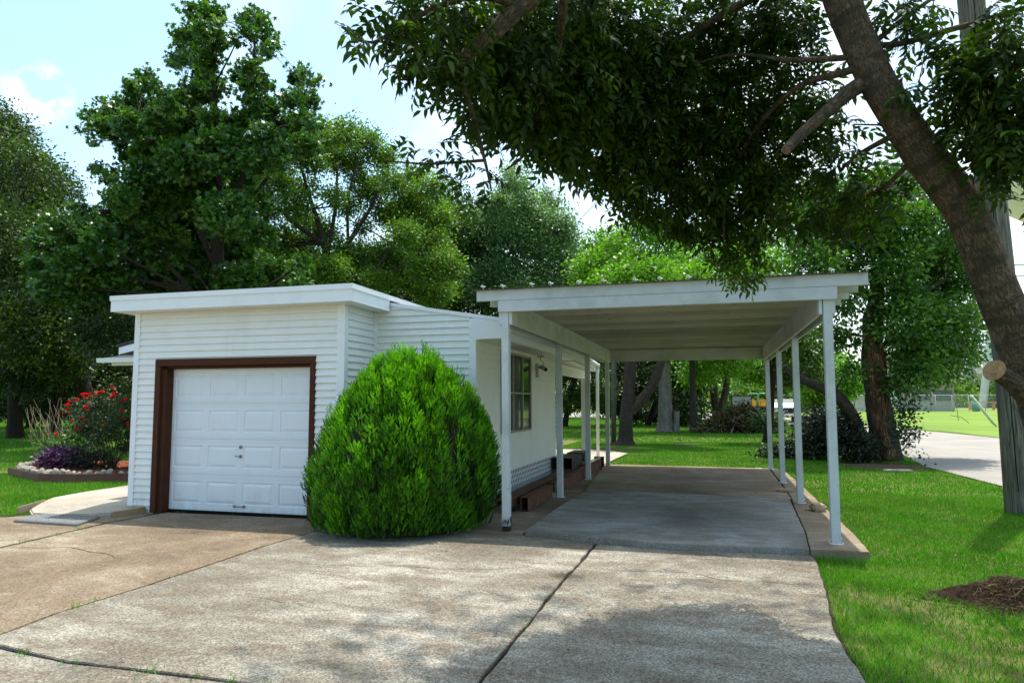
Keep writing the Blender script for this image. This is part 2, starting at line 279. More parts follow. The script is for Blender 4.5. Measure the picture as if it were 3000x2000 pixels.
TREES={'left_oak':{'trunks':[[(-31.53,25.65,-0.07,0.389),(-31.48,25.57,0.9,0.307),(-31.49,25.46,2.13,0.286),(-31.37,25.35,3.76,0.266),(-31.46,25.1,6.2,0.225),(-31.1,24.95,9.05,0.164),(-31.15,24.79,10.68,0.082)],[(-31.42,25.39,3.15,0.184),(-30.32,25.54,4.98,0.143),(-29.27,25.62,7.42,0.082)],[(-31.44,25.29,4.16,0.164),(-32.45,24.82,6.2,0.102),(-32.97,24.42,9.06,0.061)]],'blobs':[(-34.15,25.29,12.8,1.92),(-34.63,26.34,16.14,0.76),(-34.4,27.13,15.5,0.77),(-36.63,28.26,16.41,0.95),(-32.76,27.11,13.25,0.98),(-36.15,28.47,12.79,1.42),(-25.93,20.34,10.99,1.02),(-30.03,24.51,12.58,0.81),(-35.69,28.84,13.09,1.66),(-31.14,26.46,12.89,0.69),(-33.42,28.96,12.94,0.94),(-25.27,21.79,8.7,1.05),(-30.45,24.75,8.97,1.82),(-29.39,22.32,8.37,2.04),(-30.53,25.8,7.51,1.66),(-32.3,25.74,6.74,2.1),(-25.43,20.88,4.38,1.51),(-29.31,22.31,4.63,2.02),(-26.79,23.77,5.08,1.32),(-36.77,29.05,3.62,1.65),(-33.5,28.07,3.74,1.35),(-25.56,22.77,3.31,0.81),(-31.16,28.87,6.69,1.36)]},'sweetgum':{'trunks':[[(-16.89,21.46,-0.18,0.31),(-16.83,21.28,1.98,0.263),(-16.83,21.0,5.07,0.232),(-16.75,20.75,8.16,0.186),(-16.71,20.52,10.78,0.139),(-16.78,20.32,12.79,0.077),(-16.9,20.09,14.95,0.031)],[(-16.76,20.77,7.85,0.124),(-15.82,20.87,9.7,0.108),(-15.46,20.77,12.01,0.077),(-15.32,20.58,14.48,0.031)],[(-16.8,20.9,6.31,0.124),(-17.92,20.35,8.93,0.093),(-18.92,19.9,10.79,0.062),(-19.34,19.68,11.87,0.031)],[(-16.77,20.82,7.23,0.108),(-15.23,21.08,9.24,0.077),(-13.98,21.24,11.39,0.046),(-13.65,21.22,12.63,0.023)],[(-16.85,21.05,4.45,0.108),(-18.58,20.37,6.62,0.077),(-20.32,19.71,8.47,0.046)],[(-17.18,20.56,8.93,0.077),(-17.57,20.24,11.25,0.046),(-17.75,20.04,12.95,0.023)]],'blobs':[(-16.28,18.65,14.57,0.23),(-17.36,20.43,15.83,0.22),(-15.62,18.79,14.51,0.26),(-15.42,18.33,13.78,0.42),(-18.46,21.3,15.58,0.43),(-15.86,19.17,13.76,0.35),(-16.92,18.87,13.99,0.24),(-19.21,21.61,15.42,0.25),(-18.41,21.4,14.76,0.36),(-16.25,19.46,13.27,0.39),(-18.46,21.85,14.12,0.4),(-16.72,20.52,12.87,0.31),(-17.62,20.89,12.9,0.35),(-16.99,18.87,13.19,0.18),(-19.5,21.41,14.66,0.17),(-18.24,20.66,14.2,0.16),(-16.96,22.1,16.29,0.23),(-16.36,21.95,16.17,0.33),(-14.55,19.88,14.47,0.27),(-14.55,20.19,14.24,0.21),(-14.56,19.32,13.94,0.23),(-14.88,19.15,13.75,0.2),(-13.56,19.19,13.28,0.16),(-14.32,20.03,13.66,0.15),(-15.54,21.02,14.25,0.22),(-14.14,18.82,12.51,0.25),(-16.3,21.21,13.54,0.29),(-14.85,20.14,12.69,0.33),(-15.07,19.99,12.19,0.3),(-15.83,22.0,13.41,0.29),(-15.13,20.75,12.21,0.37),(-15.03,20.09,11.53,0.36),(-14.81,20.87,11.98,0.31),(-15.11,21.83,11.75,0.42),(-13.86,19.34,10.35,0.4),(-15.02,22.89,14.09,0.27),(-12.33,19.45,12.13,0.23),(-13.91,22.24,13.27,0.19),(-14.64,22.47,13.22,0.33),(-12.94,19.32,11.48,0.26),(-14.17,22.39,12.7,0.29),(-13.36,20.8,11.39,0.33),(-14.33,21.49,11.61,0.44),(-12.16,19.58,10.55,0.2),(-13.44,19.45,9.9,0.48),(-12.93,20.18,10.26,0.38),(-20.61,21.21,14.11,0.22),(-17.93,18.66,12.2,0.26),(-20.34,20.45,13.22,0.23),(-21.27,21.0,13.06,0.27),(-20.76,21.22,12.92,0.43),(-19.96,18.78,11.97,0.18),(-19.64,18.94,11.76,0.27),(-20.92,19.34,11.95,0.22),(-22.08,20.13,12.29,0.19),(-19.24,18.01,10.8,0.29),(-22.07,20.06,11.73,0.16),(-22.02,20.33,11.4,0.16),(-21.45,20.74,11.86,0.46),(-18.05,18.03,10.61,0.43),(-20.03,21.39,13.42,0.23),(-17.04,18.5,11.41,0.26),(-17.48,19.46,12.03,0.24),(-18.02,20.46,13.01,0.22),(-18.91,21.62,12.95,0.4),(-18.22,19.32,11.28,0.54),(-19.52,21.57,11.97,0.67),(-17.55,20.43,11.48,0.62),(-16.11,19.79,11.23,0.45),(-15.55,19.97,11.23,0.36),(-15.17,19.53,10.26,0.58),(-15.73,18.95,9.82,0.72),(-16.79,18.99,9.64,0.73),(-19.56,20.59,10.77,0.64),(-21.39,21.44,11.26,0.44),(-18.1,18.72,9.22,0.52),(-14.14,19.3,9.48,0.48),(-17.5,22.57,10.39,0.84),(-17.42,20.61,9.28,0.78),(-18.06,19.87,8.96,0.76),(-18.65,18.94,8.89,0.35),(-20.62,19.92,9.92,0.16),(-22.0,20.56,10.42,0.2),(-20.28,19.42,9.57,0.22),(-18.86,19.77,8.38,0.76),(-18.45,18.22,8.22,0.43),(-19.1,21.96,8.48,1.0),(-15.1,19.11,7.76,0.85),(-15.38,21.05,8.76,0.46),(-21.7,20.86,8.56,0.56),(-19.84,18.21,7.74,0.32),(-22.39,20.16,8.76,0.26),(-18.43,22.4,7.51,1.0),(-18.99,20.8,7.21,0.95),(-20.75,20.98,7.69,0.81),(-19.36,18.32,6.85,0.58),(-21.44,19.18,7.48,0.55),(-20.9,18.01,7.62,0.38),(-23.96,20.34,7.59,0.66),(-20.79,18.83,6.29,0.75),(-20.21,19.74,6.12,0.86),(-20.72,22.08,6.39,1.01),(-18.64,22.0,6.27,0.99),(-17.54,22.78,7.37,0.84),(-15.15,21.05,7.49,0.43),(-16.03,21.11,5.83,0.77),(-15.46,22.32,6.49,0.48),(-22.82,19.07,6.61,0.4),(-21.65,18.63,5.55,0.54),(-13.89,21.33,5.76,0.4),(-12.95,20.37,6.3,0.23),(-20.84,19.3,5.16,0.61),(-16.0,23.42,5.7,0.61)]},'open_elm':{'trunks':[[(-16.16,27.72,2.06,0.288),(-16.06,27.51,4.74,0.25),(-16.07,27.3,7.04,0.211),(-16.27,27.11,8.57,0.154),(-16.69,26.85,10.11,0.096),(-17.2,26.53,12.02,0.038)],[(-16.04,27.33,6.85,0.154),(-15.26,27.39,8.57,0.115),(-14.29,27.53,10.1,0.077),(-13.7,27.56,11.63,0.038)],[(-16.1,27.39,5.89,0.154),(-14.37,27.78,7.04,0.134),(-13.41,27.92,8.57,0.096),(-12.44,28.05,10.1,0.038)],[(-16.27,27.11,8.57,0.115),(-17.81,26.57,9.73,0.077),(-18.7,26.18,11.26,0.038)],[(-16.2,27.19,7.81,0.096),(-15.77,27.11,10.1,0.077),(-15.62,26.96,12.21,0.038)],[(-15.26,27.39,8.57,0.077),(-15.2,27.22,10.68,0.058),(-14.6,27.22,12.59,0.029)],[(-14.37,27.78,7.04,0.096),(-12.88,28.15,7.61,0.077),(-11.55,28.43,8.75,0.038)]],'blobs':[(-20.27,28.03,12.39,0.74),(-19.85,26.53,11.07,0.59),(-18.11,26.24,12.4,0.65),(-16.73,25.77,12.68,0.56),(-15.17,24.92,12.58,0.47),(-14.75,25.95,13.02,0.52),(-15.05,28.46,13.69,0.56),(-14.49,29.13,13.04,0.57),(-16.27,26.08,11.97,0.53),(-16.25,28.23,12.7,0.48),(-18.76,27.56,11.68,0.56),(-19.32,27.1,10.38,0.55),(-17.49,27.37,11.31,0.43),(-15.24,28.47,11.65,0.52),(-13.04,27.09,11.03,0.53),(-12.82,28.86,11.76,0.52),(-11.27,27.19,10.72,0.48),(-12.22,28.02,10.27,0.58),(-12.03,29.58,10.06,0.68),(-13.97,28.61,10.16,0.55),(-15.23,26.16,10.38,0.37),(-18.3,28.7,10.31,0.49),(-18.65,27.18,8.94,0.59),(-14.87,27.85,9.44,0.39),(-11.83,25.83,8.37,0.53),(-11.83,28.6,8.62,0.7),(-10.76,27.47,7.36,0.66),(-14.17,28.63,8.17,0.51),(-15.54,27.14,8.34,0.38),(-17.61,28.42,8.13,0.53),(-18.49,27.34,7.57,0.63),(-13.12,29.65,7.49,0.81),(-13.66,27.22,6.72,0.6),(-15.65,28.18,6.97,0.47),(-17.81,28.06,6.85,0.6),(-12.23,30.13,6.71,0.69),(-17.01,25.98,10.09,0.56),(-17.25,28.53,9.56,0.61),(-16.12,28.88,10.81,0.53),(-14.51,28.35,11.15,0.51),(-20.78,28.19,9.94,0.54),(-20.36,28.32,8.68,0.62),(-19.75,26.23,8.41,0.46),(-18.32,26.74,7.84,0.58),(-15.16,25.81,7.11,0.62),(-15.51,29.1,8.34,0.61),(-13.92,29.88,10.49,0.62),(-12.57,27.85,10.64,0.5),(-16.38,27.68,12.93,0.51),(-15.51,28.11,12.58,0.48),(-13.94,29.05,7.63,0.68),(-11.32,26.93,7.11,0.62),(-18.65,27.87,8.89,0.52)]},'grey_green':{'trunks':[[(-13.31,41.03,2.22,0.24),(-13.26,40.57,7.53,0.213),(-13.08,40.29,11.25,0.16),(-12.11,40.3,14.17,0.08),(-11.31,40.41,15.49,0.04)],[(-13.2,40.47,8.86,0.133),(-11.16,40.83,11.25,0.107),(-9.58,41.14,12.84,0.053)],[(-13.18,40.4,9.66,0.107),(-14.49,39.89,11.25,0.053)]],'blobs':[(-11.38,40.86,15.92,0.38),(-12.7,41.31,12.56,1.09),(-10.76,40.37,12.19,1.05),(-13.7,40.87,11.42,1.08),(-9.99,42.85,11.61,1.11),(-15.09,40.75,9.27,1.2),(-13.94,41.59,9.36,1.21),(-10.26,38.45,7.63,1.1),(-10.83,38.5,14.58,0.51),(-10.73,40.29,14.59,0.48),(-11.96,41.23,14.7,0.6),(-10.16,39.15,13.55,0.56),(-9.93,42.05,14.49,0.44),(-9.34,41.93,13.85,0.43),(-11.59,37.7,12.87,0.7),(-11.07,40.52,13.06,0.9),(-9.46,39.49,12.41,0.72),(-8.15,38.84,11.89,0.6),(-8.14,39.39,11.25,0.71),(-12.84,39.12,12.3,0.78),(-11.39,38.77,11.33,0.92),(-9.95,39.29,10.83,0.97),(-8.3,38.86,9.87,0.85),(-7.8,41.6,10.93,0.48),(-13.99,39.25,11.61,0.73),(-15.0,40.5,10.6,0.97),(-13.66,40.75,10.57,0.97),(-11.53,39.25,9.36,1.03),(-10.49,43.7,9.54,1.13),(-7.57,38.96,8.59,0.74),(-6.99,41.53,10.06,0.53),(-13.61,38.99,8.64,1.03),(-12.11,40.29,7.98,1.05),(-8.71,39.48,7.21,1.01),(-7.46,44.16,8.9,0.84)]},'bright_green':{'trunks':[[(-1.0,39.45,0.6,0.188),(-0.97,39.21,3.3,0.165),(-1.13,38.94,5.88,0.141),(-1.53,38.61,8.23,0.071)],[(-1.06,39.08,4.47,0.118),(-2.91,38.31,7.29,0.071),(-4.0,37.83,9.17,0.035)],[(-1.04,39.05,4.94,0.118),(0.73,39.29,7.75,0.071),(1.67,39.44,9.16,0.035)]],'blobs':[(-5.45,36.56,9.94,0.69),(-5.6,34.56,8.19,0.87),(-5.96,38.14,7.4,0.96),(-4.57,35.12,9.35,0.57),(-4.22,37.92,10.64,0.57),(-3.19,36.93,10.58,0.69),(-2.4,38.65,10.69,0.72),(-1.59,41.24,10.72,0.76),(-0.6,40.66,10.53,0.64),(-5.07,37.05,8.85,0.79),(-3.95,39.77,9.55,0.99),(-2.24,39.23,9.1,0.96),(-0.6,38.03,8.55,0.92),(0.73,36.95,8.96,0.76),(1.71,39.97,9.99,0.72),(2.63,40.01,10.18,0.71),(1.53,42.28,8.95,1.01),(-5.06,40.54,8.22,1.01),(-2.95,38.94,7.63,1.05),(-1.07,37.91,7.15,1.01),(0.76,41.78,7.64,1.1),(2.35,36.64,7.7,0.95),(3.27,37.48,8.69,0.66),(-0.93,39.44,5.45,1.43),(0.19,40.15,4.52,1.1),(1.26,37.47,4.75,1.11),(2.53,40.82,5.48,1.2),(-0.79,41.7,3.45,0.95),(1.05,38.98,3.61,0.79)]},'two_limb':{'trunks':[[(-3.18,26.68,-0.01,0.424),(-3.15,26.66,0.26,0.277),(-3.1,26.61,0.99,0.253),(-2.98,26.56,1.97,0.228),(-2.89,26.48,3.11,0.228),(-2.8,26.41,4.24,0.196),(-2.96,26.26,5.38,0.147),(-3.24,26.08,6.52,0.065)],[(-2.94,26.64,1.24,0.196),(-2.5,26.72,1.72,0.196),(-2.1,26.78,2.29,0.179),(-1.79,26.79,3.1,0.163),(-1.42,26.8,4.24,0.13),(-0.84,26.85,5.54,0.082),(-0.43,26.9,6.19,0.033)],[(-3.33,26.63,0.05,0.114),(-3.65,26.55,-0.01,0.082),(-3.88,26.49,-0.08,0.033)]],'blobs':[(-3.54,25.77,5.82,0.58),(-2.67,25.14,6.0,0.62),(-1.93,25.62,6.04,0.63),(-1.3,28.6,6.52,0.77),(-0.43,26.42,5.94,0.64),(-3.35,28.1,5.12,0.7),(-2.16,28.24,5.1,0.87),(-0.95,27.28,4.77,0.73),(0.17,26.17,5.08,0.63)]},'right_hollow':{'trunks':[[(4.59,21.91,-0.22,0.534),(4.58,21.88,0.04,0.437),(4.54,21.82,0.65,0.364),(4.47,21.73,1.38,0.316),(4.42,21.65,2.1,0.304),(4.37,21.57,2.83,0.292),(4.36,21.53,3.31,0.267),(4.4,21.48,3.92,0.243),(4.48,21.46,4.4,0.194),(4.54,21.43,5.01,0.182),(4.72,21.42,5.61,0.146),(5.1,21.43,6.7,0.073),(5.36,21.43,7.55,0.024)],[(3.97,21.72,-0.08,0.243),(3.94,21.67,0.41,0.207),(3.84,21.59,0.95,0.194),(3.62,21.49,1.44,0.182),(3.28,21.36,1.8,0.146),(2.76,21.19,2.05,0.121),(2.24,21.02,2.32,0.097),(1.96,20.91,2.59,0.061)],[(4.45,21.47,4.28,0.097),(3.66,21.16,5.25,0.073),(2.98,20.88,6.22,0.036)],[(4.45,21.49,4.04,0.097),(5.39,21.72,4.4,0.073),(6.34,21.94,5.0,0.036)],[(4.42,21.57,3.07,0.073),(5.25,21.77,3.43,0.061),(6.19,22.0,3.79,0.036)]],'blobs':[(2.47,22.14,7.34,0.52),(2.77,20.72,7.19,0.49),(3.43,20.65,7.23,0.6),(4.18,20.56,7.27,0.59),(5.5,22.95,7.99,0.78),(5.8,21.57,7.05,0.61),(6.17,21.1,6.3,0.59),(6.69,21.89,5.83,0.48),(2.48,19.57,5.95,0.57),(3.52,21.39,6.43,0.74),(4.35,21.07,6.42,0.72),(5.16,20.85,6.19,0.71),(6.39,22.76,5.78,0.76),(7.15,23.17,5.17,0.51),(2.64,19.35,5.2,0.56),(3.8,21.27,5.51,0.61),(4.67,20.72,5.36,0.7),(6.01,23.21,4.97,0.78),(6.84,23.01,4.39,0.63),(6.74,21.36,3.82,0.3),(5.86,21.19,3.71,0.7),(4.98,20.59,3.68,0.69),(3.41,22.65,4.87,0.52),(3.64,20.59,4.31,0.47),(5.44,22.2,2.97,0.62),(6.15,21.99,2.94,0.61),(6.91,22.72,3.1,0.42),(7.17,22.64,3.46,0.25),(6.69,23.03,2.43,0.33),(5.25,20.67,2.41,0.41),(7.2,23.2,2.75,0.3),(4.94,21.18,2.09,0.26),(3.69,21.43,3.44,0.37),(3.73,20.9,2.56,0.24),(5.11,21.01,4.31,0.47),(3.16,21.26,3.57,0.32)]},'front_right_mid':{'trunks':[[(2.05,29.94,-0.06,0.208),(2.16,29.91,0.6,0.156),(2.3,29.83,1.98,0.139),(2.38,29.73,3.36,0.139),(2.37,29.6,4.75,0.104),(2.04,29.38,6.13,0.052)]],'blobs':[(1.52,29.15,5.77,0.69),(2.49,29.12,5.55,0.85),(3.44,30.6,5.54,0.71),(1.68,29.71,4.43,0.7),(2.68,28.29,4.1,0.82),(3.55,29.26,3.65,0.68),(3.93,30.1,2.49,0.52),(3.26,31.32,2.9,0.73)]},'leaning_pecan':{'trunks':[[(-25.48,24.16,0.68,0.279),(-25.58,24.06,1.52,0.26),(-25.79,23.9,2.63,0.223),(-25.97,23.73,3.93,0.205),(-26.02,23.59,5.41,0.167),(-26.25,23.39,6.89,0.112),(-26.39,23.21,8.37,0.056)],[(-25.61,24.08,1.24,0.205),(-25.98,23.88,2.26,0.167),(-26.26,23.72,3.18,0.149),(-26.5,23.55,4.3,0.112),(-26.82,23.33,5.78,0.056)]],'blobs':[(-29.99,27.38,4.71,1.29),(-27.72,23.81,3.97,1.14),(-20.19,19.28,4.07,0.9),(-27.29,26.88,3.56,1.03),(-27.33,22.55,2.78,0.9),(-27.52,24.34,2.85,0.77),(-27.2,26.12,2.51,0.81),(-25.6,25.66,2.09,0.78),(-26.99,23.09,5.38,1.11),(-28.33,28.03,6.03,1.3),(-26.78,21.92,5.59,1.06),(-24.8,22.56,5.6,1.07)]},'back_left_trunk':{'trunks':[[(-35.98,31.68,0.06,0.297),(-35.95,31.58,1.25,0.223),(-35.82,31.48,2.73,0.198),(-35.94,31.27,4.7,0.174),(-36.24,31.01,6.68,0.099)]],'blobs':[(-37.34,32.38,4.3,1.54),(-33.84,30.72,3.41,1.2),(-36.07,30.54,2.95,0.97),(-35.34,33.04,2.25,0.92),(-33.79,30.04,5.04,1.42),(-39.53,31.79,3.28,1.28),(-33.67,32.99,1.74,0.76),(-37.31,30.87,1.74,0.64)]},'slim_dark':{'trunks':[[(-9.51,46.49,-0.11,0.204),(-9.25,46.43,1.4,0.175),(-8.84,46.39,3.14,0.175),(-8.68,46.25,5.17,0.146),(-8.39,46.12,7.49,0.087)]],'blobs':[(-9.11,45.19,5.68,1.14),(-8.39,47.58,4.36,1.19),(-9.96,47.75,3.49,0.9),(-6.84,45.29,5.06,1.13),(-8.39,46.09,6.9,1.45),(-7.44,47.07,2.27,1.17),(-9.1,46.43,1.69,0.87)]},'back_lean':{'trunks':[[(-4.36,50.03,-0.08,0.243),(-3.95,50.04,1.07,0.213),(-3.33,50.08,2.58,0.182),(-2.98,49.99,4.7,0.121)]],'blobs':[(-3.78,48.71,4.64,1.49),(-2.33,48.13,3.41,1.16),(-1.29,51.17,2.9,0.92),(-1.37,52.7,1.36,0.82),(-1.82,47.97,0.81,0.69),(-1.01,49.23,0.65,0.53),(-2.75,52.4,0.89,0.76),(-4.1,51.84,0.9,0.75),(-5.52,50.62,1.07,0.81),(-4.23,46.84,2.82,1.14),(-6.39,50.5,3.86,1.25),(-2.31,53.45,1.68,0.96),(-5.12,52.81,1.36,0.77),(-7.03,50.38,1.69,1.06)]},'road_trunk':{'trunks':[[(0.47,52.44,-0.03,0.279),(0.62,52.38,1.05,0.263),(0.92,52.36,2.29,0.248),(1.16,52.31,3.52,0.217),(1.44,52.23,5.37,0.155)]],'blobs':[(1.67,50.45,4.94,1.49),(3.29,54.28,4.2,1.4),(0.22,50.79,4.54,1.09),(4.44,53.8,4.16,1.19),(2.68,54.63,3.52,0.58),(5.37,54.36,3.86,1.07),(5.99,52.14,3.75,1.2)]},'far_right_a':{'trunks':[[(8.64,67.31,-0.44,0.269),(8.79,67.09,2.43,0.231),(8.96,66.93,4.73,0.115)]],'blobs':[(7.85,65.39,3.92,1.51),(9.9,69.8,4.86,1.6),(10.6,65.28,3.88,1.48),(8.81,67.79,2.44,1.32),(10.1,66.96,2.04,1.3),(11.31,65.62,3.14,1.11)]},'rear_fill':{'trunks':[[(-26.13,38.59,0.64,0.273),(-25.97,38.24,4.98,0.245),(-25.95,38.01,7.7,0.191),(-25.62,37.86,10.42,0.082)],[(-19.79,40.24,2.25,0.218),(-19.65,39.79,7.69,0.164),(-19.04,39.67,10.94,0.055)]],'blobs':[(-28.44,37.81,10.57,1.39),(-24.75,35.25,10.38,1.28),(-23.48,35.96,10.97,1.14),(-27.57,36.75,8.14,1.61),(-24.41,35.7,8.37,1.54),(-22.37,36.14,8.86,1.54),(-21.92,39.42,9.95,1.52),(-20.5,40.8,10.69,1.41),(-18.92,42.03,11.42,1.43),(-15.61,38.44,9.96,1.3),(-22.58,38.51,7.9,1.62),(-19.91,38.52,8.06,1.59),(-18.57,40.64,8.59,1.66),(-16.2,40.65,8.21,1.63),(-20.3,42.42,6.9,1.73),(-14.94,40.39,7.04,1.61),(-11.83,39.35,6.28,1.28),(-14.24,42.49,8.39,1.12),(-15.08,38.46,12.56,1.19),(-15.1,41.55,11.65,1.28),(-17.32,40.07,12.31,1.26),(-14.79,43.19,13.75,1.15),(-15.39,40.72,14.56,0.82)]},'rear_left':{'trunks':[[(-44.84,37.53,-0.16,0.297),(-44.72,37.34,2.36,0.268),(-44.55,37.12,5.33,0.178)],[(-39.69,38.99,-0.17,0.268),(-39.68,38.77,2.35,0.238),(-39.55,38.54,5.32,0.149)]],'blobs':[(-47.45,37.19,3.88,1.81),(-43.7,36.07,3.2,1.73),(-43.59,37.88,3.56,1.5),(-40.31,36.93,3.77,1.73),(-40.81,39.82,4.52,1.84),(-38.23,39.15,3.84,1.79),(-44.0,34.95,5.73,2.27),(-41.81,36.17,6.06,2.3),(-39.72,37.59,6.42,2.34),(-39.2,39.97,6.95,1.84),(-43.28,35.82,1.48,1.03),(-43.34,39.13,1.62,1.22),(-40.7,39.5,1.76,1.21),(-44.1,35.0,1.48,1.02),(-39.31,40.01,1.46,1.21),(-41.42,35.81,1.34,0.96),(-39.15,36.65,1.47,1.02)]}}
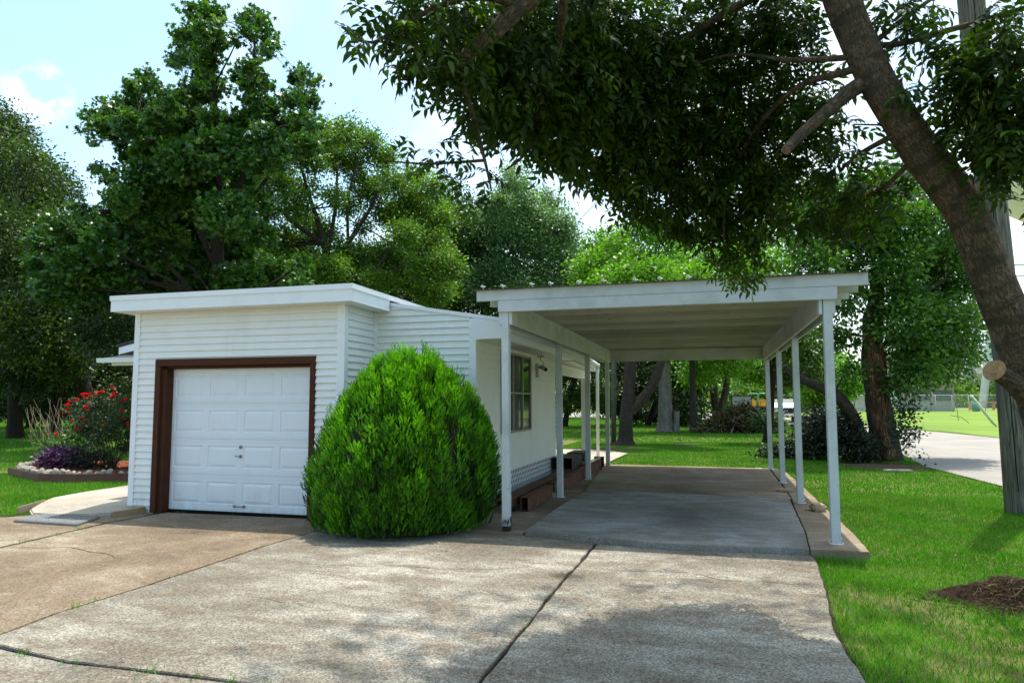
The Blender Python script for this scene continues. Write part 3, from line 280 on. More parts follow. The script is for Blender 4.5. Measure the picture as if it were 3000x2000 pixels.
ASH={'trunk':[(2.191,5.353,0.011,0.21),(2.141,5.297,0.48,0.168),(2.096,5.227,1.119,0.1512),(2.028,5.217,1.588,0.1386),(1.903,5.199,1.98,0.13019999999999998),(1.784,5.138,2.285,0.126),(1.661,5.072,2.634,0.11927999999999998),(1.574,5.028,2.852,0.11927999999999998),(1.334,4.93,3.188,0.11592000000000001),(1.183,4.864,3.441,0.1092),(1.064,4.859,3.698,0.10752),(0.964,4.857,3.995,0.105),(0.884,4.814,4.218,0.1092),(0.794,4.765,4.485,0.10079999999999999),(0.618,4.581,4.815,0.084),(0.328,4.362,5.17,0.058800000000000005)],'limbs':[[(0.838,4.789,4.354,0.08625),(0.833,4.788,4.352,0.075),(0.404,4.345,4.444,0.065),(-0.279,3.858,4.227,0.06),(-0.66,3.568,3.931,0.055),(-0.914,3.513,3.748,0.05),(-1.114,3.472,3.564,0.045),(-1.295,3.434,3.418,0.035),(-1.365,3.314,3.379,0.015)],[(-0.923,3.511,3.739,0.03),(-1.165,3.339,3.728,0.02),(-1.44,3.173,3.549,0.012),(-1.583,3.043,3.385,0.007),(-1.679,2.909,3.409,0.004)],[(-0.696,3.559,3.913,0.03),(-0.818,3.953,3.791,0.025),(-0.936,4.242,3.686,0.02),(-1.086,4.34,3.287,0.012),(-1.263,4.306,3.109,0.006)],[(-1.295,3.434,3.418,0.02),(-1.276,3.662,3.261,0.015),(-1.269,3.893,3.039,0.01),(-1.235,3.919,2.856,0.005)],[(-1.269,3.893,3.039,0.01),(-1.527,3.619,2.952,0.006),(-1.726,3.46,2.938,0.004)],[(1.074,4.859,3.677,0.057499999999999996),(0.934,4.83,3.612,0.05),(0.751,4.742,3.442,0.042),(0.587,4.606,3.274,0.036),(0.477,4.483,3.132,0.03)],[(1.003,4.858,3.879,0.023),(0.885,4.848,3.839,0.02),(0.553,5.055,3.974,0.015),(0.223,5.258,4.158,0.01),(-0.147,5.262,4.106,0.006)],[(1.032,4.858,3.793,0.028749999999999998),(0.904,4.862,3.75,0.025),(0.629,5.195,3.817,0.02),(0.342,5.548,3.629,0.016),(0.163,5.84,3.301,0.012),(0.128,5.967,2.937,0.007)],[(0.838,4.789,4.354,0.057499999999999996),(0.833,4.788,4.352,0.05),(0.578,5.113,4.567,0.035),(-0.066,5.262,4.362,0.025),(-0.406,5.303,3.997,0.02),(-0.619,5.28,3.579,0.014),(-0.761,5.157,3.337,0.007)],[(0.999,4.858,3.89,0.025299999999999996),(1.08,4.897,3.917,0.022),(1.226,4.837,3.881,0.019),(1.414,4.684,3.848,0.018),(1.619,4.636,3.866,0.016),(1.831,4.59,3.891,0.012)],[(0.995,4.858,3.903,0.020699999999999996),(1.07,4.893,3.928,0.018),(1.257,4.932,4.083,0.015),(1.476,4.98,4.239,0.012)],[(1.356,4.939,3.158,0.04025),(1.44,4.956,3.223,0.035),(1.493,4.862,3.282,0.03),(1.521,4.762,3.317,0.028),(1.647,4.683,3.439,0.026),(1.824,4.615,3.593,0.02)],[(1.308,4.919,3.231,0.0161),(1.521,4.762,3.317,0.014),(1.338,4.915,3.36,0.008),(0.938,4.902,3.405,0.005)],[(1.576,5.029,2.847,0.025299999999999996),(1.684,5.055,2.895,0.022),(1.692,4.94,3.037,0.018),(1.728,4.836,3.15,0.015),(1.821,4.743,3.317,0.008)],[(1.335,4.93,3.187,0.023),(1.27,4.916,3.136,0.02),(1.193,5.213,3.076,0.015),(1.053,5.387,3.017,0.01),(0.971,5.49,2.774,0.005)],[(1.238,4.888,3.349,0.023),(1.147,4.868,3.289,0.02),(1.04,5.252,3.321,0.014),(0.936,5.436,3.268,0.008)]],'stub':[(1.966,5.198,1.609,0.085),(1.813,5.093,1.72,0.058),(1.682,4.987,1.79,0.047)],'blobs':[(-1.73,2.94,3.45,0.034),(-1.66,3.01,3.52,0.026),(-1.58,3.04,3.39,0.043),(-1.56,3.14,3.55,0.061),(-1.46,3.18,3.43,0.101),(-1.47,3.16,3.62,0.101),(-1.53,3.17,3.31,0.035),(-1.42,3.3,3.35,0.063),(-1.41,3.38,3.6,0.144),(-1.3,3.3,3.75,0.14),(-1.44,3.31,3.23,0.025),(-1.33,3.52,3.5,0.148),(-1.37,3.63,3.32,0.068),(-1.29,3.81,3.87,0.2),(-1.29,3.94,3.57,0.184),(-1.37,3.64,3.2,0.039),(-1.28,4.07,3.41,0.145),(-1.58,3.58,3.2,0.027),(-1.62,3.58,3.13,0.027),(-1.51,3.72,3.07,0.07),(-1.41,3.85,3.08,0.071),(-1.64,3.58,2.99,0.029),(-1.71,3.46,2.94,0.027),(-1.34,3.98,3.01,0.063),(-1.26,4.01,2.87,0.042),(-1.41,3.97,2.89,0.052),(-1.53,3.83,2.94,0.029),(-1.11,4.08,3.83,0.265),(-1.12,4.3,3.6,0.232),(-0.98,4.29,4.18,0.3),(-0.94,4.54,3.89,0.289),(-0.95,4.67,3.59,0.248),(-1.13,4.52,3.41,0.082),(-1.02,4.77,3.38,0.085),(-0.83,4.75,4.21,0.301),(-0.78,5.0,3.91,0.313),(-0.83,5.12,3.52,0.216),(-0.78,5.26,3.29,0.052),(-0.58,5.02,4.26,0.288),(-0.56,5.27,3.89,0.299),(-0.61,5.4,3.48,0.224),(-0.57,5.53,3.22,0.095),(-0.35,5.3,4.15,0.299),(-0.33,5.56,3.71,0.283),(-0.38,5.79,3.33,0.237),(-0.26,6.05,3.1,0.087),(-0.17,5.43,4.49,0.278),(-0.08,5.6,3.98,0.283),(-0.05,5.86,3.56,0.293),(-0.09,6.09,3.22,0.216),(0.05,6.26,2.95,0.104),(0.16,6.41,2.76,0.075),(0.3,6.33,2.89,0.104),(0.41,6.38,2.71,0.077),(0.24,6.34,2.65,0.041),(0.18,5.55,4.31,0.224),(0.23,5.71,3.84,0.256),(0.25,5.96,3.44,0.237),(0.31,6.2,3.19,0.216),(0.45,5.8,3.54,0.245),(0.44,5.64,4.07,0.241),(0.52,6.05,3.22,0.169),(0.66,5.52,3.77,0.18),(0.66,5.39,4.11,0.126),(0.59,5.34,4.41,0.202),(0.36,5.37,4.54,0.232),(0.69,5.67,3.37,0.157),(0.81,5.48,3.5,0.126),(0.81,5.35,3.81,0.149),(0.75,5.2,4.16,0.073),(0.88,5.54,3.05,0.114),(0.98,5.45,3.27,0.112),(1.02,5.49,2.95,0.136),(1.1,5.39,3.09,0.121),(0.9,5.3,3.55,0.097),(1.24,5.44,2.99,0.073),(1.09,5.16,3.33,0.07),(1.27,5.33,3.2,0.083),(0.78,5.72,3.05,0.105),(1.16,5.2,4.29,0.095),(1.2,4.9,4.19,0.089),(1.25,4.83,4.03,0.066),(1.36,4.85,4.12,0.087),(1.13,5.01,4.0,0.057),(1.28,4.75,3.85,0.064),(1.36,4.66,3.9,0.042),(1.3,4.77,3.68,0.06),(1.21,4.65,3.56,0.042),(1.32,4.69,3.5,0.073),(1.43,4.71,3.55,0.084),(1.53,4.74,3.63,0.104),(1.46,4.74,3.4,0.084),(1.57,4.66,3.42,0.122),(1.56,4.68,3.22,0.122),(1.71,4.69,3.58,0.163),(1.74,4.72,3.34,0.163),(1.7,4.72,3.13,0.122),(1.79,4.59,3.73,0.139),(1.77,4.64,3.14,0.12),(1.77,4.76,2.97,0.082),(1.71,4.85,3.0,0.063),(1.82,4.63,3.43,0.159),(1.74,4.66,3.93,0.102),(1.64,4.65,3.76,0.061),(1.63,4.83,2.88,0.054),(1.51,4.88,3.17,0.053),(1.78,4.68,2.74,0.044)]}
# ================================================================ SETTING
def concrete(name, base, dark, light, warm, speck=.35, sc=1.0):
    m, n, o, p = new_mat(name); v = coords(n)
    big = noise(n, v, .55*sc, 5, .6, .4); mid = noise(n, coords(n, (1, 2.2, 1)), 1.7*sc, 6, .65, .5); fine = noise(n, v, 55, 3, .7)
    c = ramp(n, big, [(.30, dark), (.46, base), (.62, light)])
    c = mixc(n, ramp(n, mid, [(.38, (0, 0, 0)), (.62, (.8, .8, .8))]), c, warm)
    lime = noise(n, coords(n, (1, 1.6, 1)), 2.6*sc, 8, .72, 1.2)
    c = mixc(n, ramp(n, lime, [(.56, (0, 0, 0)), (.70, (.65, .65, .65))]), c, light)
    vo = n.nodes.new('ShaderNodeTexVoronoi'); vo.inputs['Scale'].default_value = 95; n.links.new(v, vo.inputs['Vector'])
    agg = n.nodes.new('ShaderNodeRGBToBW'); n.links.new(vo.outputs['Color'], agg.inputs[0])
    c = mixc(n, speck, c, ramp(n, agg.outputs[0], [(.2, (.30, .25, .20)), (.5, (.8, .78, .72)), (.8, (1.5, 1.45, 1.35))]), 'MULTIPLY')
    c = mixc(n, ramp(n, fine, [(.35, (.5, .5, .5)), (.5, (0, 0, 0))]), c, mixc(n, .5, c, (.1, .09, .07)))
    n.links.new(c, p.inputs['Base Color']); p.inputs['Roughness'].default_value = .9; p.inputs['Specular IOR Level'].default_value = .25
    h = mixc(n, .5, fine, vo.outputs['Distance'], 'ADD'); bump(n, p, h, .5, .006)
    MATS[name] = m; return m
M_conc = concrete('driveway_concrete', (.222, .205, .165), (.090, .080, .064), (.395, .375, .32), (.155, .122, .085), .7)
M_brown = concrete('brown_concrete', (.190, .142, .095), (.080, .062, .044), (.34, .29, .215), (.195, .138, .085), .65)
M_slab = concrete('carport_concrete', (.27, .262, .235), (.12, .116, .105), (.40, .395, .37), (.20, .165, .12), .35, 1.0)
M_strip = concrete('strip_concrete', (.235, .18, .12), (.12, .092, .064), (.36, .30, .22), (.23, .155, .095), .2, 1.2)
M_path = concrete('path_concrete', (.40, .36, .29), (.25, .235, .21), (.52, .48, .40), (.40, .335, .245), .2, 1.2)
def ground_mat():
    m, n, o, p = new_mat('lawn_soil'); v = coords(n)
    a = noise(n, v, .35, 5, .6); b = noise(n, v, 9, 6, .75); tuft = noise(n, coords(n, (1, 1, 1)), 60, 3, .7)
    c = ramp(n, a, [(.3, (.045, .145, .004)), (.5, (.070, .20, .005)), (.72, (.11, .24, .008))])
    c = mixc(n, ramp(n, b, [(.42, (0, 0, 0)), (.7, (.55, .55, .55))]), c, (.13, .17, .035))
    c = mixc(n, ramp(n, tuft, [(.3, (.75, .75, .75)), (.55, (0, 0, 0))]), c, (.03, .06, .012))
    th = noise(n, v, 1.3, 5, .7); c = mixc(n, ramp(n, th, [(.42, (0, 0, 0)), (.56, (.85, .85, .85))]), c, (.20, .15, .075))
    n.links.new(c, p.inputs['Base Color']); p.inputs['Roughness'].default_value = .95; p.inputs['Specular IOR Level'].default_value = .1
    bump(n, p, tuft, .8, .03); return m
M_lawn = ground_mat()
def fieldmat():
    m, n, o, p = new_mat('field_turf'); v = coords(n, (1, 2.5, 1))
    a = noise(n, v, .12, 5, .6); b = noise(n, v, 2.5, 6, .7)
    c = ramp(n, a, [(.3, (.09, .17, .025)), (.5, (.145, .23, .03)), (.72, (.21, .28, .05))])
    c = mixc(n, ramp(n, b, [(.45, (0, 0, 0)), (.7, (.4, .4, .4))]), c, (.28, .33, .12))
    n.links.new(c, p.inputs['Base Color']); p.inputs['Roughness'].default_value = .95; p.inputs['Specular IOR Level'].default_value = .1; return m
M_field = fieldmat()
M_soil = plain('dark_soil', (.060, .042, .028), .98, 0, .4, 14, .9, .02, .1)
def sheet(name, poly, z, mat, sub=0):
    bm = bmesh.new(); f = bm.faces.new([bm.verts.new((x, y, z)) for x, y in poly]); bmesh.ops.recalc_face_normals(bm, faces=[f])
    if f.normal.z < 0: bmesh.ops.reverse_faces(bm, faces=[f])
    bmesh.ops.triangulate(bm, faces=bm.faces); me = bpy.data.meshes.new(name); bm.to_mesh(me); bm.free()
    return struct(link(name, me, mat))
gx = [-1500, -150, -60, -20, 20, 60, 150, 1500]; gy = [-1500, -100, -10, 40, 100, 200, 400, 1500]
M_far = M_lawn
g = MB(); g.add([(x, y, -.05) for y in gy for x in gx], [(j*8+i, j*8+i+1, j*8+i+9, j*8+i+8) for j in range(7) for i in range(7)])
struct(link('ground', g.mesh('ground'), M_lawn))
# far ball-field turf beyond the road
sheet('far_field', [(20, 150), (1400, 60), (1400, 1400), (-200, 1400), (-60, 400)], -.042, plain('low_bounce_turf', (.21, .21, .11), .95, 0, .2, .05))  # dull sheet added so the ground bounces less green onto the tower tank
sheet('ball_field', [(12.6, 30), (12.2, 44), (10.9, 46.6), (8.5, 80), (6.5, 118), (-30, 150), (-60, 300), (60, 160), (100, 60), (60, 5), (13.5, 12)], -.030, M_field)
# road that bends round the corner lot
M_road = concrete('road_concrete', (.31, .285, .25), (.23, .21, .185), (.37, .345, .30), (.29, .255, .215), .12, .5)
sheet('road', [(5.6, -20), (5.42, 12), (5.34, 15.7), (5.22, 18.1), (5.1, 20), (5.42, 22.7), (6.0, 27), (6.9, 35), (5.2, 52), (3.0, 62), (-2, 70), (-40, 84), (-40, 112), (-6, 108), (3, 104), (6.3, 84), (8.5, 66), (10.9, 46.5), (12.2, 36), (12.9, 20), (13.6, 0), (14, -20)], -.024, M_road)
def jag(p0, p1, amp, rng, step=.12):
    (x0, y0), (x1, y1) = p0, p1; L = math.hypot(x1-x0, y1-y0); k = max(1, int(L/step)); o = []
    nx, ny = -(y1-y0)/L, (x1-x0)/L; w = 0
    for i in range(k):
        t = i/k; w = w*.6+rng.uniform(-amp, amp) if i else 0
        o.append((x0+(x1-x0)*t+nx*w, y0+(y1-y0)*t+ny*w))
    return o
def slab(name, poly, mat, z1=0., z0=-.12, amps=None, seed=0, bev=.005):
    rng = random.Random(seed); pts = []
    for i in range(len(poly)): pts += jag(poly[i], poly[(i+1) % len(poly)], (amps[i] if amps else .004), rng)
    bm = bmesh.new(); f = bm.faces.new([bm.verts.new((x, y, z1)) for x, y in pts]); f.normal_update()
    if f.normal.z < 0: bmesh.ops.reverse_faces(bm, faces=[f])
    r = bmesh.ops.extrude_face_region(bm, geom=[f]); vs = [e for e in r['geom'] if isinstance(e, bmesh.types.BMVert)]
    top = [e for e in r['geom'] if isinstance(e, bmesh.types.BMFace)]
    for v in bm.verts:
        if v not in vs: v.co.z = z0
    bmesh.ops.recalc_face_normals(bm, faces=bm.faces)
    te = [e for e in bm.edges if all(v.co.z > z1-.001 for v in e.verts)]
    bmesh.ops.bevel(bm, geom=te, offset=bev, segments=2, affect='EDGES', clamp_overlap=True)
    me = bpy.data.meshes.new(name); bm.to_mesh(me); bm.free(); return struct(link(name, me, mat))
sheet('joint_soil', [(-2.08, 8.46), (1.50, 8.22), (1.50, 17.15), (1.2, 17.5), (-2.08, 17.6)], .040, M_soil)
sheet('joint_soil', [(-30, -6), (.95, -6), (.84, 3.5), (.82, 5.4), (.87, 6.2), (.94, 6.9), (.98, 8.2), (-2.2, 8.7), (-4.7, 8.7), (-8.0, 8.6), (-10, 8.1), (-30, 6.5)], -.028, M_soil)
slab('driveway', [(-1.33, 3.74), (-1.345, 4.45), (-1.33, 5.2), (-1.355, 5.88), (-1.33, 6.94), (-1.335, 8.09), (-2.1, 8.33), (-3.3, 8.43), (-4.76, 8.43), (-4.86, 7.0), (-4.83, 6.0), (-4.82, 5.2), (-4.86, 4.4), (-4.78, 3.75), (-3.9, 3.61), (-2.6, 3.62), (-1.9, 3.66)],
     M_conc, 0, amps=[.012]*5+[.006]*4+[.004]*4+[.007]*4, seed=1)
slab('driveway', [(-1.30, -3), (-1.305, 3.9), (-1.30, 4.45), (-1.31, 5.2), (-1.31, 5.88), (-1.295, 6.94), (-1.28, 8.07), (-.5, 7.93), (.30, 7.99), (.95, 8.05), (.97, 7.8), (.91, 6.9), (.85, 6.2), (.78, 5.5), (.79, 4.9), (.82, 4.4), (.86, 3.5), (.95, -3)],
     M_conc, .006, amps=[.01]*6+[.005]*4+[.007]*8, seed=2)
slab('driveway', [(-4.80, 3.72), (-4.885, 4.4), (-4.85, 5.2), (-4.86, 6.0), (-4.89, 7.0), (-4.79, 8.45), (-5.0, 8.78), (-7.75, 8.75), (-7.80, 8.36), (-7.83, 7.77), (-7.73, 6.84), (-7.65, 6.1), (-7.7, 3.0), (-6.2, 3.4)],
     M_brown, -.002, amps=[.004]*5+[.002]*3+[.012]*4+[.01]*2, seed=3)
slab('driveway', [(-7.735, 3.0), (-7.685, 6.1), (-7.765, 6.84), (-7.865, 7.77), (-7.83, 8.36), (-7.9, 8.62), (-8.4, 8.6), (-9.3, 8.2), (-9.62, 7.75), (-13, 7.0), (-30, 5.2), (-30, 2.0)],
     M_brown, .002, amps=[.012]*4+[.01]*8, seed=4)
slab('driveway', [(-1.35, -3), (-1.35, 3.70), (-1.9, 3.635), (-2.6, 3.597), (-3.9, 3.585), (-4.8, 3.715), (-6.2, 3.38), (-7.7, 2.975), (-30, 1.9), (-30, -3)],
     M_conc, -.004, amps=[.006]*10, seed=5)
# carport slabs, a step above the drive
slab('carport_slab', [(-2.22, 8.40), (-1.3, 8.19), (-.52, 8.02), (.30, 8.08), (.95, 8.14), (1.03, 9.2), (1.12, 11.3), (1.16, 12.22), (-.6, 12.45), (-2.16, 12.5), (-2.24, 10.6)], M_slab, .054, amps=[.008]*4+[.002]*7, seed=6, bev=.010)
slab('carport_slab', [(-2.20, 12.53), (-.6, 12.475), (1.19, 12.25), (1.22, 14.5), (1.24, 17.6), (-.4, 17.72), (-2.62, 17.74), (-2.4, 15.)], M_strip, .050, amps=[.003]*8, seed=7, bev=.006)
slab('carport_slab', [(.962, 8.13), (1.53, 8.14), (1.57, 9.2), (1.56, 11.0), (1.57, 13.5), (1.53, 17.3), (1.27, 17.6), (1.25, 14.5), (1.20, 12.25), (1.132, 11.3), (1.042, 9.2)], M_strip, .052, amps=[.006]*6+[.002]*5, seed=8, bev=.006)
slab('carport_slab', [(-3.2, 8.47), (-2.25, 8.42), (-2.26, 10.6), (-2.19, 12.5), (-2.43, 15.), (-2.65, 17.74), (-3.1, 17.74), (-3.2, 12)], M_strip, .012, amps=[.004]*8, seed=9)
struct(sheet('patio', [(-6.5, 15.1), (-2.9, 15.1), (-2.75, 18.5), (-2.6, 22.5), (-3.7, 24.2), (-5.2, 24.1), (-6.8, 22)], -.012, M_path))
# hairline cracks that wander over the slabs: shallow dirt-filled lines
def crack(pts, w, z, seed):
    rng = random.Random(seed); L = []
    for i in range(len(pts)-1): L += jag(pts[i], pts[i+1], .02, rng, .07)
    L.append(pts[-1]); mb = MB(); n = len(L); vs = []
    for i, (x, y) in enumerate(L):
        a = L[max(i-1, 0)]; b = L[min(i+1, n-1)]; dx, dy = b[0]-a[0], b[1]-a[1]; q = math.hypot(dx, dy); ww = w*rng.uniform(.3, 1.)*min(1, 6*i/n+.1, 6*(n-1-i)/n+.1)
        vs += [(x-dy/q*ww, y+dx/q*ww, z), (x+dy/q*ww, y-dx/q*ww, z)]
    mb.add(vs, [(2*i, 2*i+1, 2*i+3, 2*i+2) for i in range(n-1)]); return struct(link('driveway_crack', mb.mesh('driveway_crack'), M_soil))
crack([(-1.2, 6.75), (-.8, 6.85), (-.3, 6.95), (.1, 6.72), (.5, 6.75), (.84, 6.8)], .005, .010, 1)
crack([(-4.3, 6.3), (-3.6, 6.35), (-2.9, 6.5), (-2.2, 6.55), (-1.45, 7.0)], .004, .004, 2)
crack([(-3.9, 5.2), (-3.3, 5.1), (-2.8, 4.95)], .003, .004, 3)
crack([(-7.6, 6.2), (-6.9, 6.35), (-6.3, 6.2), (-5.9, 6.0)], .006, .002, 4)
crack([(-2.15, 8.25), (-1.9, 8.0), (-1.6, 7.85), (-1.4, 7.8)], .004, .004, 5)
# ---------------------------------------------------------------- grass
M_grass = leaf_mat('grass_blades', [(0, (.040, .135, .003)), (.35, (.068, .235, .003)), (.75, (.115, .34, .004)), (.92, (.19, .38, .02)), (1, (.36, .30, .14))], .35, .65, (1.15, 1.2, .3))
BL_V = np.array([(-.5, 0, 0), (.5, 0, 0), (.42, .5, .05), (-.42, .5, .05), (.06, 1, .22), (-.06, 1, .22)]); BL_F = np.array([(0, 1, 2, 3), (3, 2, 4, 5)])
def pip(P, poly):
    x, y = P[:, 0], P[:, 1]; c = np.zeros(len(P), bool); j = len(poly)-1
    for i in range(len(poly)):
        xi, yi = poly[i]; xj, yj = poly[j]
        c ^= ((yi > y) != (yj > y)) & (x < (xj-xi)*(y-yi)/(yj-yi+1e-12)+xi); j = i
    return c
def blades(regions, seed):
    rng = np.random.default_rng(seed); PP, LL, WW = [], [], []
    for poly, dens, L, w, holes in regions:
        q = np.array(poly); lo, hi = q.min(0), q.max(0); n = int(dens*(hi-lo).prod())
        P = rng.uniform(lo, hi, (n, 2)); k = pip(P, poly)
        for h in holes: k &= ~pip(P, h)
        P = P[k]
        # clumpy cover: thin out by a cheap sum of sines
        f = np.sin(P[:, 0]*3.1+1.3*np.sin(P[:, 1]*2.3))+np.sin(P[:, 1]*4.7+1.7*np.sin(P[:, 0]*3.9))
        P = P[rng.random(len(P)) < .80+.12*f]
        PP.append(P); LL.append(rng.uniform(.6, 1.25, len(P))*L); WW.append(np.full(len(P), w))
    P = np.concatenate(PP); L = np.concatenate(LL); Wd = np.concatenate(WW); n = len(P)
    D = rng.normal(size=(n, 3))*.45; D[:, 2] = 1; R = frames(D, rng=rng)
    T = BL_V[None]*np.stack([Wd, L, L], 1)[:, None, :]
    V = np.einsum('nij,nkj->nki', R, T)+np.concatenate([P, np.full((n, 1), -.05)], 1)[:, None, :]
    F = BL_F[None]+(np.arange(n)*6)[:, None, None]
    patch = .5+.5*np.sin(P[:, 0]*1.7+2*np.sin(P[:, 1]*1.1))*np.sin(P[:, 1]*2.1+P[:, 0])
    dry = (rng.random(n) < .035+.05*patch+.32*np.clip((7.3-P[:, 1])/2.5, 0, 1)*(.4+patch)*(P[:, 0] > 0))
    t = np.clip(rng.normal(.45, .22, n)+.30*(patch-.5), 0, .9); t[dry] = rng.uniform(.9, 1, dry.sum())
    return V.reshape(-1, 3), F.reshape(-1, 4), np.repeat(t, 2)
road_near = [(5.6, -20), (5.42, 12), (5.34, 15.7), (5.22, 18.1), (5.1, 20), (5.42, 22.7), (6.0, 27), (6.9, 35), (5.2, 52), (3.0, 62), (-2, 70)]
MOUND = [(1.95, 6.9), (2.1, 6.65), (2.25, 6.45), (2.5, 6.35), (2.55, 6.6), (2.38, 6.9), (2.15, 7.0)]
HTREE = [(3.3, 19.6), (4.2, 18.9), (5.0, 19.0), (5.0, 20.6), (4.2, 21.2), (3.2, 20.8)]
A1 = [(1.0, 8.10), (.98, 7.8), (.925, 6.9), (2.6, 6.5), (5.55, 7.0), (5.5, 8.08)]
A0 = [(.925, 6.9), (.87, 6.2), (.80, 5.5), (.81, 4.9), (.84, 4.4), (.9, 3.0), (5.55, 3.0), (5.55, 7.0), (2.6, 6.5)]
A5 = [(1.0, 7.9), (1.0, 8.12), (1.58, 8.12), (1.7, 8.3), (1.72, 7.95), (1.4, 7.85)]
A6 = [(.98, 7.9), (.91, 6.9), (.85, 6.2), (.785, 5.5), (.80, 4.9), (.82, 4.4), (.88, 3.2), (1.0, 3.2), (.92, 4.4), (.90, 4.9), (.90, 5.5), (.97, 6.2), (1.02, 6.9), (1.08, 7.9)]
A2 = [(1.59, 8.06), (1.59, 13.5), (1.56, 14), (5.38, 14), (5.46, 8.06)]
A3 = [(1.57, 14), (1.55, 17.35), (1.25, 17.65), (-2.6, 17.78), (-2.75, 19), (-2.55, 22.5), (-3.6, 24.4), (-5.4, 24.5), (-5.4, 30), (6.3, 30), (5.42, 22.7), (5.1, 20), (5.22, 18.1), (5.36, 14)]
A4 = [(-12, 30), (6.2, 30), (6.9, 35), (5.2, 52), (3.0, 62), (-2, 70), (-16, 70)]
B1 = [(-8.4, 8.75), (-9.75, 8.7), (-9.8, 8.2), (-9.68, 7.9), (-13, 7.15), (-20, 6.3), (-20, 12), (-15.2, 12.2), (-13.5, 11.4), (-12.6, 11.6), (-11.6, 12.0), (-10.6, 11.2), (-10.5, 9.3), (-9.5, 9.0)]
B1 = [(-10.5, 8.95), (-9.85, 8.65), (-9.62, 7.9), (-13, 7.15), (-20, 6.3), (-20, 12.8), (-15.55, 12.8), (-13.55, 11.5), (-12.7, 11.62), (-11.5, 12.15), (-10.7, 11.6), (-10.65, 10.2)]
B2 = [(-20, 8), (-36, 8), (-36, 22), (-13, 22), (-15, 17), (-18, 15.5), (-16.3, 13.2), (-20, 12.8)]
B3 = [(-60, 12), (-36, 12), (-36, 22), (-13, 22), (-13, 50), (-60, 50)]
V, F, t = blades([(A1, 6000, .050, .0050, [MOUND]), (A0, 3000, .056, .0052, [MOUND]), (A5, 2600, .095, .0055, []), (A6, 1500, .085, .005, []), (A2, 4200, .050, .0055, []), (A3, 1100, .055, .010, [HTREE]), (A4, 150, .07, .025, [])], 21)
tag(np_mesh('lawn_grass', V, F, M_grass, None, t), 'bright green lawn grass between the carport and the street', 'grass', kind='stuff')
V, F, t = blades([(B1, 2600, .06, .007, []), (B2, 380, .07, .016, []), (B3, 90, .08, .03, [])], 22)
tag(np_mesh('lawn_grass', V, F, M_grass, None, t), 'bright green lawn grass left of the garage', 'grass', kind='stuff')
# weeds in the joints
def weeds():
    rng = np.random.default_rng(5); P = []
    for x, y, n, s in [(-4.84, 4.55, 16, 1.), (-4.85, 4.75, 14, .9), (-4.83, 5.6, 12, .8), (-4.86, 6.6, 12, .8), (-4.87, 6.9, 10, .7), (-4.82, 3.85, 10, .8), (-4.3, 3.63, 16, .9), (-3.85, 3.58, 8, .8), (-3.3, 3.6, 18, 1), (-2.95, 3.6, 10, .9), (-2.72, 3.6, 16, 1.1), (-2.45, 3.6, 14, .9), (-2.2, 3.62, 10, .8), (-7.80, 7.3, 26, .9), (-7.75, 6.9, 16, .8), (-7.82, 8.0, 10, .7), (-7.70, 6.4, 20, .9), (-1.33, 5.05, 14, .7), (-1.32, 6.55, 10, .6), (-1.33, 5.9, 8, .5), (-7.5, 8.72, 16, .7), (-6.7, 8.74, 10, .6), (-6.0, 8.75, 6, .6), (-1.7, 8.28, 20, .6), (-1.1, 8.12, 8, .5), (-7.82, 8.5, 12, .8), (1.04, 9.4, 12, .6), (-5.9, 6.0, 6, .6)]:
        q = rng.normal(size=(n, 2))*np.array([.03, .045]); P += [(x+a, y+b, s) for a, b in q]
    P = np.array(P); n = len(P); D = rng.normal(size=(n, 3))*.6; D[:, 2] = .8; R = frames(D, rng=rng); L = rng.uniform(.03, .085, n)*P[:, 2]
    T = BL_V[None]*np.stack([np.full(n, .005), L, L], 1)[:, None, :]
    V = np.einsum('nij,nkj->nki', R, T)+np.concatenate([P[:, :2], np.full((n, 1), -.012)], 1)[:, None, :]
    F = BL_F[None]+(np.arange(n)*6)[:, None, None]
    return V.reshape(-1, 3), F.reshape(-1, 4), np.repeat(rng.uniform(.2, .85, n), 2)
V, F, t = weeds(); tag(np_mesh('joint_weeds', V, F, M_grass, None, t), 'small weeds growing in the driveway joints and cracks', 'weeds', kind='stuff')
# ================================================================ HOUSE WITH GARAGE
M_side = plain('white_vinyl_siding', (.80, .79, .755), .45, 0, .03, 3, .05, .002)
M_trim = plain('white_trim_metal', (.80, .81, .82), .38, 0, .03, 4, .05, .002)
M_door = plain('garage_door_paint', (.76, .79, .82), .42, 0, .02, 5, .04, .001)
M_brownpaint = plain('brown_frame_paint', (.072, .026, .013), .75, 0, .12, 9, .2, .003, .15)
M_roof = plain('grey_roofing', (.16, .165, .17), .8, 0, .2, 8, .4, .01)
M_shingle = plain('dark_shingles', (.055, .055, .065), .9, 0, .3, 20, .8, .02)
M_glass = plain('dark_window_glass', (.012, .015, .014), .06, 0, .1, 2, 0, 0, .9)
M_alu = plain('weathered_aluminium', (.33, .30, .26), .5, .4, .12, 14, .2, .002)
M_steel = plain('dull_steel', (.34, .34, .33), .35, .85, .1, 10, .1, .001)
M_dark = plain('black_void', (.012, .012, .012), .9, 0, .1, 5, 0, 0, .1)
M_stucco = plain('painted_foundation', (.62, .66, .72), .8, 0, .12, 20, .6, .01)
